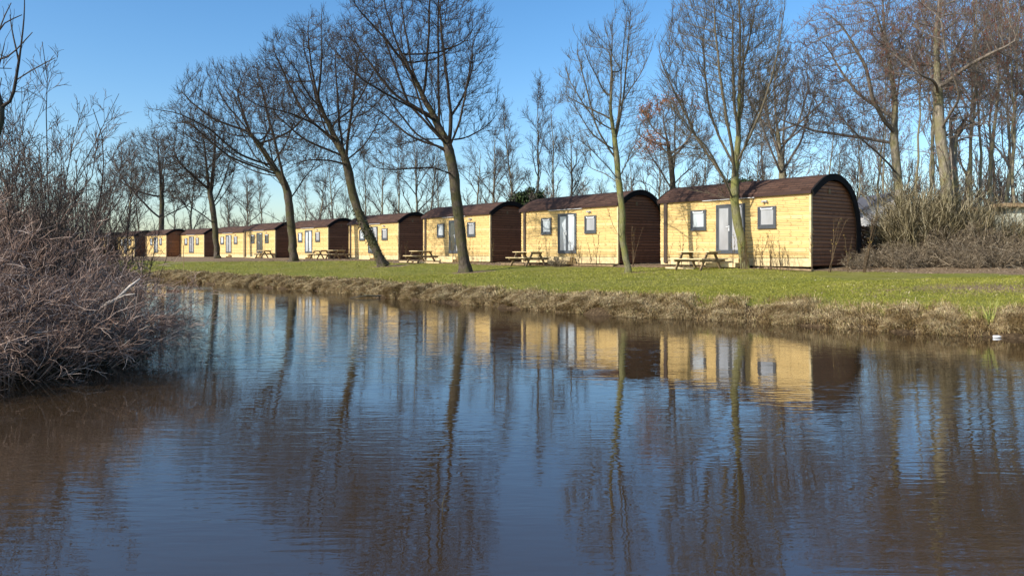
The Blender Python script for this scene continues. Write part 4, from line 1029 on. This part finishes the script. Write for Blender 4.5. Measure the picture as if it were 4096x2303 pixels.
# heap of cut branches
rng = np.random.default_rng(9); n = 300
c = W3(4030, 1040, 23.2); P0 = np.stack([c[0]+rng.normal(0, 1.1, n), c[1]+rng.normal(0, .7, n), np.zeros(n)], 1); P0[:, 2] = c[2]*0+gz(c[0], c[1])+np.abs(rng.normal(0, .28, n))*np.exp(-((P0[:, 0]-c[0])/1.6)**2)+.03
D = np.stack([rng.normal(0, 1, n), rng.normal(0, .6, n), rng.normal(.1, .25, n)], 1)
Pb, Rb = grow(P0, D, rng.uniform(.6, 2.1, n), rng.uniform(.006, .022, n), rng, 6, 0, .10, .4)
Pc, Rc = spawn(Pb, Rb, 3, .2, .7, 35, rng, 4, 0, .15)
Vb, Fb = join([tubes(Pb, Rb, 5), tubes(Pc, Rc, 3)])
tag(mesh_obj('brush_pile', Vb, Fb, M['brush']), 'tangled heap of cut branches at the right end of the lawn', 'brush pile')

# dark evergreen behind the third cabin, ivy crown
def evergreen(px, py, Y, rx, ry, n, seed, label):
    rng = np.random.default_rng(seed); c = W3(px, py, Y); g0 = gz(c[0], c[1]); s = K*Y/FP
    r = empty('evergreen_bush', (c[0], c[1], g0)); tag(r, label, 'bush')
    cl = norm(rng.normal(0, 1, (70, 3)))*rng.uniform(.3, 1, (70, 1))
    q = cl[rng.integers(0, 70, n)]+rng.normal(0, .16, (n, 3))
    q = q*np.array((rx*s, rx*s*.8, ry*s))+np.array((0, 0, c[2]-g0)); V_, F_ = blades(q, rng, .10, .22, .11)
    mesh_obj('crown', V_, F_, M['ivy'], r, smooth=False)
    P, Rr = grow(np.zeros((5, 3))+rng.normal(0, .08, (5, 3))*np.array((1,1,0)), rng.normal(0, .3, (5, 3))+np.array((0,0,1.)), np.full(5, c[2]-g0), np.full(5, .07), rng, 7, .1, .1, .4)
    mesh_obj('trunk', *tubes(P, Rr, 6), M['bark_dark'], r)
evergreen(2115, 800, 47, 62, 42, 9000, 71, 'dark evergreen bush behind the gap between the second and third cabins')
evergreen(2960, 745, 44, 60, 28, 5000, 72, 'low dark ivy mass showing over the nearest cabin roof')

# ---------------------------------------------------------------- buildings beyond
def house(name, label, px0, px1, ye, yr, Y, rot, mats, depth=6):
    a = W3(px0, ye, Y); b_ = W3(px1, ye, Y); ridge = W3(px0, yr, Y)[2]; x0 = a[0]; wdt = b_[0]-a[0]; g0 = gz(a[0], a[1]); he = a[2]-g0; hr = ridge-g0
    r = empty(name, (x0, a[1], g0), rot); tag(r, label, 'house')
    w_ = MB(); w_.box(0, wdt, 0, depth, -.1, he)
    w_.add([(0, 0, he), (wdt, 0, he), (wdt/2, 0, hr), (0, depth, he), (wdt, depth, he), (wdt/2, depth, hr)], [(0, 1, 2), (3, 5, 4)])
    w_.build('wall', mats[0], r)
    rf = MB(); e = .25; sl_ = (hr-he)/(wdt/2)
    for s in (0, 1):
        x_e = -e if s == 0 else wdt+e; ze = he-e*sl_
        rf.add([(x_e, -e, ze), (x_e, depth+e, ze), (wdt/2, depth+e, hr), (wdt/2, -e, hr), (x_e, -e, ze+.12), (x_e, depth+e, ze+.12), (wdt/2, depth+e, hr+.12), (wdt/2, -e, hr+.12)],
               [(0, 3, 2, 1), (4, 5, 6, 7), (0, 1, 5, 4), (3, 0, 4, 7), (1, 2, 6, 5)])
    rf.build('roof', mats[1], r)
    return r, wdt, he
M['render_white'] = plain('white painted gable', (.78, .77, .74), .8, .2, .12, 1.5)
M['tiles'] = plain('brown roof tiles', (.13, .095, .075), .85, .2, .35, 8, .02)
M['slate'] = plain('grey roof edge', (.10, .10, .11), .7, .3, .2, 4)
M['render_green'] = plain('pale green stained render', (.52, .54, .44), .85, .2, .25, 1.3)
M['board_green'] = plain('yellow green boards', (.30, .31, .12), .8, .2, .3, 3)
r, wd, he = house('white_house', 'white gabled house behind the coppice, right of the nearest cabin', 3400, 3720, 870, 778, 41, 0, (M['render_white'], M['slate']), 9)
q = MB(); q.box(wd*.60, wd*.60+.9, -.05, .02, .8, 2.0); q.build('window', M['glass_dark'], r)
r, wd, he = house('brown_roofed_house', 'low house with a brown tiled roof behind the alders', 3700, 4080, 900, 800, 50, .25, (M['render_green'], M['tiles']), 8)
# flat roofed building at the right edge
a = W3(4022, 830, 26.3); g0 = gz(a[0], a[1]); h = a[2]-g0
r = empty('flat_roofed_building', (a[0], a[1], g0), R(-14)); tag(r, 'pale flat roofed building cut by the right edge, dark downpipe on its wall', 'house')
q = MB(); q.box(0, 6, 0, 5, -.1, h); q.build('wall', M['render_green'], r)
q = MB(); q.box(-.35, 6.3, -.35, 5.3, h+.003, h+.16); q.build('roof', M['plank_dark'], r)
q = MB(); q.tube([(.45, -.08, .1), (.45, -.08, h*.55)], .07, 8); q.build('downpipe', M['black'], r)
q = MB(); q.box(.9, 1.9, -.04, .02, h*.35, h*.75); q.build('window', M['glass_dark'], r)
a = W3(3925, 925, 27.5); g0 = gz(a[0], a[1]); h = a[2]-g0
r = empty('garden_shed', (a[0], a[1], g0), R(-10)); tag(r, 'small yellow green boarded shed between the slim alders', 'shed')
q = MB()
for k in range(int(h/.15)): q.box(0, 1.9, 0+.0, 1.6, k*.15, k*.15+.143)
q.build('wall', M['board_green'], r)
q = MB(); q.add([(-.15, -.2, h+.0), (2.05, -.2, h+.0), (2.05, 1.8, h+.35), (-.15, 1.8, h+.35), (-.15, -.2, h+.07), (2.05, -.2, h+.07), (2.05, 1.8, h+.42), (-.15, 1.8, h+.42)], [(0,3,2,1),(4,5,6,7),(0,1,5,4),(1,2,6,5),(2,3,7,6),(3,0,4,7)]); q.build('roof', M['slate'], r)
# clipped dark hedge in the gap
rng = np.random.default_rng(15); a = W3(3400, 905, 29.5); g0 = gz(a[0], a[1]); n = 16000
q = np.stack([rng.uniform(0, 2.6, n), rng.uniform(0, 1.0, n), rng.random(n)**.8*(a[2]-g0)], 1)+rng.normal(0, .05, (n, 3))
Vh, Fh = blades(q, rng, .06, .12, .06)
tag(mesh_obj('hedge', Vh, Fh, island('dark beech hedge', [(0, (.02, .012, .008)), (.7, (.07, .045, .03)), (1, (.14, .09, .055))], .8), loc=(a[0], a[1], g0), smooth=False), 'dark hedge between the nearest cabin and the coppice', 'hedge')

# ---------------------------------------------------------------- young hedge plants in front of the cabins
def whip(seed, H, nst, lf, leafy=True):
    rng = np.random.default_rng(seed)
    P, Rr = grow(rng.normal(0, .03, (nst, 3))*np.array((1,1,0)), rng.normal(0, .12, (nst, 3))+np.array((0,0,1.)), H*rng.uniform(.7, 1, nst), np.full(nst, .012), rng, 7, .05, .07, .4)
    p1, q1 = spawn(P, Rr, 7, H*.08, H*.3, 30, rng, 4, .3, .1, .15, .6, .006, .6)
    r = empty('young_hedge_plant', (0, 0, 0)); V, F = join([tubes(P, Rr, 4), tubes(p1, q1, 3)]); mesh_obj('stem', V, F, M['plantstem'], r)
    if leafy:
        pts = np.concatenate([P[:, 2:].reshape(-1, 3), p1[:, 1:].reshape(-1, 3)]); q = pts[rng.choice(len(pts), lf)]+rng.normal(0, .02, (lf, 3))
        V, F = blades(q, rng, .04, .08, .03); mesh_obj('leaves', V, F, M['plantleaf'], r, smooth=False)
    return r
wh = [whip(81, 1.35, 1, 14), whip(82, 1.25, 2, 22), whip(83, 1.7, 2, 34), whip(84, 1.1, 1, 8), whip(85, 1.9, 4, 10)]
used_w = [False]*5
def put_whip(k, x, y, label, s=1.):
    r = wh[k] if not used_w[k] else copy_tree(wh[k]); used_w[k] = True
    r.location = (x, y, gz(x, y)-.02); r.rotation_euler = (0, 0, rr.uniform(0, 6.28)); r.scale = (s, s, s)
    tag(r, label, 'plant', 'young hedge plants before the cabins')
for i in range(6):
    wh_n = ['nearest', 'second', 'third', 'fourth', 'fifth', 'sixth'][i]; cabn = wh_n+' cabin'+('' if i == 0 else ' from the right')
    ts = {0: list(np.arange(.35, 2.3, .105))+[4.0, 4.4, 4.9, 5.3], 1: list(np.arange(.3, 2.3, .2))+[3.7, 4.0, 4.2, 5.1], 2: [.5, .8, 1.0, 1.2, 1.5, 1.8, 2.1, 5.0], 3: [.6, 1.0, 1.5, 1.9, 4.9, 5.6], 4: [.5, 1.2, 4.8], 5: [.7, 1.5]}[i]
    for j, t in enumerate(ts):
        x, y, z = on_cabin(i, t+rr.normal(0, .03), rr.uniform(.5, .95)); k = int(rr.integers(0, 4)) if i < 2 else int(rr.integers(0, 3))
        side = 'right of the door' if t < 2.4 else 'left of the door'
        put_whip(k, x, y, 'young hedge plant %s of the %s' % (side, cabn), rr.uniform(.75, 1.05))
for k, (i, t, o_, s, lab) in enumerate([(0, -.25, .3, .95, 'tall bare whip at the corner of the nearest cabin'), (0, -.75, .2, 1.05, 'many stemmed bare whip before the gable of the nearest cabin'), (0, -1.25, .1, .85, 'low bare whip right of the middle of the nearest gable'), (0, -1.7, .0, 1.1, 'tall bare whip near the black trim of the nearest gable'),
      (1, -.5, .2, .95, 'leafy tipped whip before the gable of the second cabin'), (1, -.9, .1, 1., 'forked bare whip before the gable of the second cabin'), (2, -.4, .2, .95, 'bare whip at the corner of the third cabin'), (3, -.5, .2, 1., 'bare whip before the gable of the fourth cabin'), (3, -1.2, .2, .9, 'second whip before the gable of the fourth cabin, nearer its table')]):
    x, y, z = on_cabin(i, t, o_); put_whip(4 if k % 2 else 2, x, y, lab, s)
# potted shrub beside the second cabin's door and timber lying about
ps = shrub(91, 60, .55, 70, .15, 6, 4, M['brush'], .006, .05, .1, 35, .4, .2, tw=.004, name='small_shrub')
x, y, z = on_cabin(1, 2.3, 1.1); place(ps, True, x, y, z, 0, 1.0, 'small dark shrub beside the doorstep of the second cabin', 'bush', None)
def plank(px0, py0, px1, py1, Y0, Y1, wd, label, mat='plank'):
    a = W3(px0, py0, Y0); b_ = W3(px1, py1, Y1); a[2] = gz(a[0], a[1])+.06; b_[2] = gz(b_[0], b_[1])+.05
    q = MB(); q.bar(a, b_, wd, .07); tag(q.build('timber_plank', M[mat], bevel=.006), label, 'plank', 'timber lying before the cabins')
plank(3060,1072,3250,1075,24.0,22.7,.16,'dark squared timber lying along the front of the nearest cabin','plank_dark')
plank(2665,1062,2780,1070,26.0,25.2,.14,'pale timber lying at the left corner of the nearest cabin')
plank(2300,1066,2460,1069,30.5,28.6,.22,'dark squared timber lying along the front of the second cabin','plank_dark')
plank(2010,1068,2120,1066,33.5,32.2,.16,'grey timber lying left of the second cabin table','plank_dark')
plank(1660,1066,1760,1070,38.2,36.8,.18,'pale timber lying before the third cabin table')
plank(1600,1058,1650,1060,39.5,39,.14,'pale timber lying by the corner of the fourth cabin')
# stake on the far lawn
a = W3(735, 1080, 44); q = MB(); q.tube([(a[0], a[1], gz(a[0], a[1])-.1), (a[0]-.02, a[1], gz(a[0], a[1])+1.5)], .022, 6); tag(q.build('garden_stake', M['plank_dark']), 'thin upright stake on the far end of the lawn near the bush', 'stake')
# plastic bottle and floating branch
a = W3(3992, 1352, 12.0); q = MB(); zz = .03
q.tube([(a[0]-.09, a[1], .02), (a[0]-.085, a[1], .02), (a[0]+.02, a[1], .02), (a[0]+.045, a[1], .02), (a[0]+.07, a[1], .02)], [.012, .024, .024, .012, .010], 10); tag(q.build('plastic_bottle', M['white'], smooth=True), 'white plastic bottle floating against the bank at the right', 'bottle')
q = MB(); a = W3(1400, 1193, 22.2); b_ = W3(1530, 1187, 22.8); a[2] = .02; b_[2] = .05; m_ = (a+b_)/2+np.array((0, 0, .05))
q.tube([a, m_, b_], [.012, .02, .03], 6); q.tube([m_, m_+np.array((-.2, .1, .12))], [.012, .005], 5); q.tube([(a+m_)/2, (a+m_)/2+np.array((.1, .1, .14))], [.01, .004], 5)
tag(q.build('floating_branch', M['bark_grey']), 'fallen branch floating near the far bank, left of the middle', 'branch')

for (px_, py_, Y_, h_, lab) in ((1925, 1446, 9.6, .09, 'thin twig poking out of the water in the middle of the canal'), (1772, 2040, 3.95, .10, 'thin twig poking out of the near water, left of the middle')):
    a = W3(px_, py_, Y_); q = MB(); q.tube([(a[0], a[1], -.05), (a[0]-.004, a[1], h_*.4), (a[0]+.012, a[1], h_)], [.004, .0035, .002], 5); tag(q.build('floating_twig', M['bark_dark']), lab, 'twig')

# ---------------------------------------------------------------- grass, dead bank growth, litter
def visible(n, rng, ylo, yhi):
    """random ground points spread over what the water side of the bank looks at"""
    x = rng.uniform(-34, 16, n); y = rng.uniform(ylo, yhi, n); return x, y
def tufts(x, y, rng, lo, hi, wd, lean, segs=2, extra=0.0, ldir=None):
    n = len(x); z = ground_z(x, y)-.01; b = np.stack([x, y, z], 1)
    d = np.stack([rng.normal(0, 1, n)*lean, rng.normal(0, 1, n)*lean, np.ones(n)], 1)
    if ldir is not None: d = d+ldir
    d = norm(d); L = rng.uniform(lo, hi, n)[:, None]; s = norm(np.cross(d, rng.normal(0, 1, (n, 3))))*(wd if np.isscalar(wd) else wd[:, None])/2
    m = b+d*L*.55; dr = norm(d*np.array((1.6, 1.6, .45))+np.array((0, 0, -extra))); t = m+dr*L*.5
    V = np.stack([b-s, b+s, m+s*.75, m-s*.75, t], 1).reshape(-1, 3); i = np.arange(n)[:, None]*5
    return V, [i+np.array([[0, 1, 2, 3]]), i+np.array([[3, 2, 4]])]
rng = np.random.default_rng(101)
x, y = [], []
for (yl, yh, xl, xh, n) in ((14, 22, -3, 17, 130000), (18, 32, -16, 10, 90000), (26, 60, -32, 0, 60000)):
    x.append(rng.uniform(xl, xh, n)); y.append(rng.uniform(yl, yh, n))
x = np.concatenate(x); y = np.concatenate(y); d = far_d(x, y); dt = dirt_d(x, y)
wr = np.clip(1-np.hypot((x-K*10.2)/3.6, (y-K*16.4)/2.6), 0, 1)*.9
m = (d > .72+.6*vnoise(x, y, .8, 21)) & (dt < .3+.9*vnoise(x, y, 1.2, 22)) & (np.abs(x) < y*.72+1) & (rng.random(len(x)) > wr*.8)
for (px_, Y_, r_) in ((1862, 29, 1.2), (1535, 36, 1.4), (1175, 47, 1.6), (2512, 25, .5), (2982, 24.7, .8)): m &= np.hypot(x-K*(px_-HX)/FP*Y_-.25*r_, y-K*Y_) > r_*(.75+.8*vnoise(x, y, .5, 61))
x, y = x[m], y[m]; sc = np.clip(y/20, .8, 2.5)
V, F = tufts(x, y, rng, .025, .07, .012*sc, .55)
tag(mesh_obj('grass', V, F, M['grass'], smooth=False), kind='stuff')
# dead growth hanging over the bank
n = 300000; k = rng.integers(0, 1, n)
s = rng.random(n); seg = np.linalg.norm(np.diff(FAR, axis=0), axis=1); cum = np.concatenate([[0], np.cumsum(seg)])
s0, s1 = np.interp(-K*20, FAR[:, 0], cum), np.interp(K*11, FAR[:, 0], cum); u = s0+(s1-s0)*s**.72
bx = np.interp(u, cum, FAR[:, 0]); by = np.interp(u, cum, FAR[:, 1]); e = 1e-2
tx = np.interp(u+e, cum, FAR[:, 0])-bx; ty = np.interp(u+e, cum, FAR[:, 1])-by; tl_ = np.hypot(tx, ty)+1e-9; nx_, ny_ = -ty/tl_, tx/tl_
w_ = np.abs(rng.normal(.30, .36, n)); clump = 1.3*vnoise(u, u*0, .42, 31)+.7*vnoise(u, w_, .6, 32)
keep = rng.random(n) < np.clip(.62+clump*1.3, .26, 1); u, bx, by, nx_, ny_, w_, clump = (q_[keep] for q_ in (u, bx, by, nx_, ny_, w_, clump))
x = bx+nx_*w_; y = by+ny_*w_
ld = np.stack([-nx_*.55, -ny_*.55, np.zeros(len(x))], 1)
V, F = tufts(x, y, rng, .08, np.clip(.27+.16*clump, .14, .42), np.clip(.009*y/15, .008, .022), .35, extra=.6, ldir=ld)
tag(mesh_obj('dead_bank_growth', V, F, M['dead'], smooth=False), kind='stuff')
# dry stalks and litter on the dirt strip and at the right end
x = rng.uniform(-32, 20, 160000); y = rng.uniform(17, 62, 160000); dt = dirt_d(x, y); wr = np.hypot((x-K*9.4)/3.2, (y-K*16.2)/2.8)
m = (((dt > -.4) & (dt < 2.6+.0*x)) | (wr < 1)) & (far_d(x, y) > .6) & (np.abs(x) < y*.74+1); x, y = x[m], y[m]
m = rng.random(len(x)) < np.clip(.5+1.4*vnoise(x, y, .9, 41), .05, 1); x, y = x[m], y[m]
V, F = tufts(x, y, rng, .04, .16, .014, 1.6, extra=.4)
tag(mesh_obj('dry_litter', V, F, M['litter'], smooth=False), kind='stuff')
x = rng.uniform(-24, 17, 11000); y = rng.uniform(14, 50, 11000); m = (far_d(x, y) > .9) & (np.abs(x) < y*.74+1) & (rng.random(len(x)) < np.clip(.35+1.5*vnoise(x, y, 1.7, 51), 0.03, 1)); x, y = x[m], y[m]
V, F = tufts(x, y, rng, .03, .08, .03, 2.2, extra=.3)
tag(mesh_obj('fallen_leaves', V, F, M['litter'], smooth=False), kind='stuff')
# land under the bush
n = 26000; x = rng.uniform(K*-13, K*-4, n); y = rng.uniform(K*5, K*16, n); m = inside(x, y, PEN); x, y = x[m], y[m]
V, F = tufts(x, y, rng, .08, .4, .006, .6, extra=.3)
tag(mesh_obj('dead_undergrowth', V, F, M['litter'], smooth=False), kind='stuff')
# single reed plants
rng = np.random.default_rng(7)
def reed(px, Y, label, n=16, h=.55):
    a = W3(px, 1300, Y); x0, y0 = a[0], a[1]; z0 = max(gz(x0, y0), 0); P0 = np.zeros((n, 3))+rng.normal(0, .03, (n, 3)); D = rng.normal(0, .4, (n, 3))*np.array((1,1,.2))+np.array((0,0,1.))
    P, _ = grow(P0, D, rng.uniform(.5, 1, n)*h, np.full(n, .01), rng, 6, -.02, .12); s = norm(np.cross(norm(P[:, -1]-P[:, 0]), rng.normal(0, 1, (n, 3))))[:, None, :]*np.array((.010, .012, .010, .008, .005, .001))[None, :, None]
    V = np.stack([P-s, P+s], 2).reshape(-1, 3); i = np.arange(n)[:, None]*12+np.arange(5)[None, :]*2; F = np.stack([i, i+1, i+3, i+2], -1).reshape(-1, 4)
    tag(mesh_obj('reed_plant', V, F, M['fresh'], loc=(x0, y0, z0), smooth=False), label, 'plant')
reed(3962, 12.35, 'fresh yellow green reed tuft on the bank at the right', 18, .6)
# iris stems standing in the water before the bush
n = 46; c = W3(790, 1350, 12.0); P0 = np.stack([c[0]+rng.normal(-.3, .75, n), c[1]+rng.normal(0, 1.3, n), np.full(n, -.05)], 1)
P, Rr = grow(P0, rng.normal(0, .35, (n, 3))*np.array((1,1,.1))+np.array((0,0,1.)), rng.uniform(.12, .5, n), np.full(n, .004), rng, 5, -.05, .3, .4)
tag(mesh_obj('dead_reed_stems', *tubes(P, Rr, 3), M['willow']), 'thin dead stems standing in the water right of the bush', 'reeds')
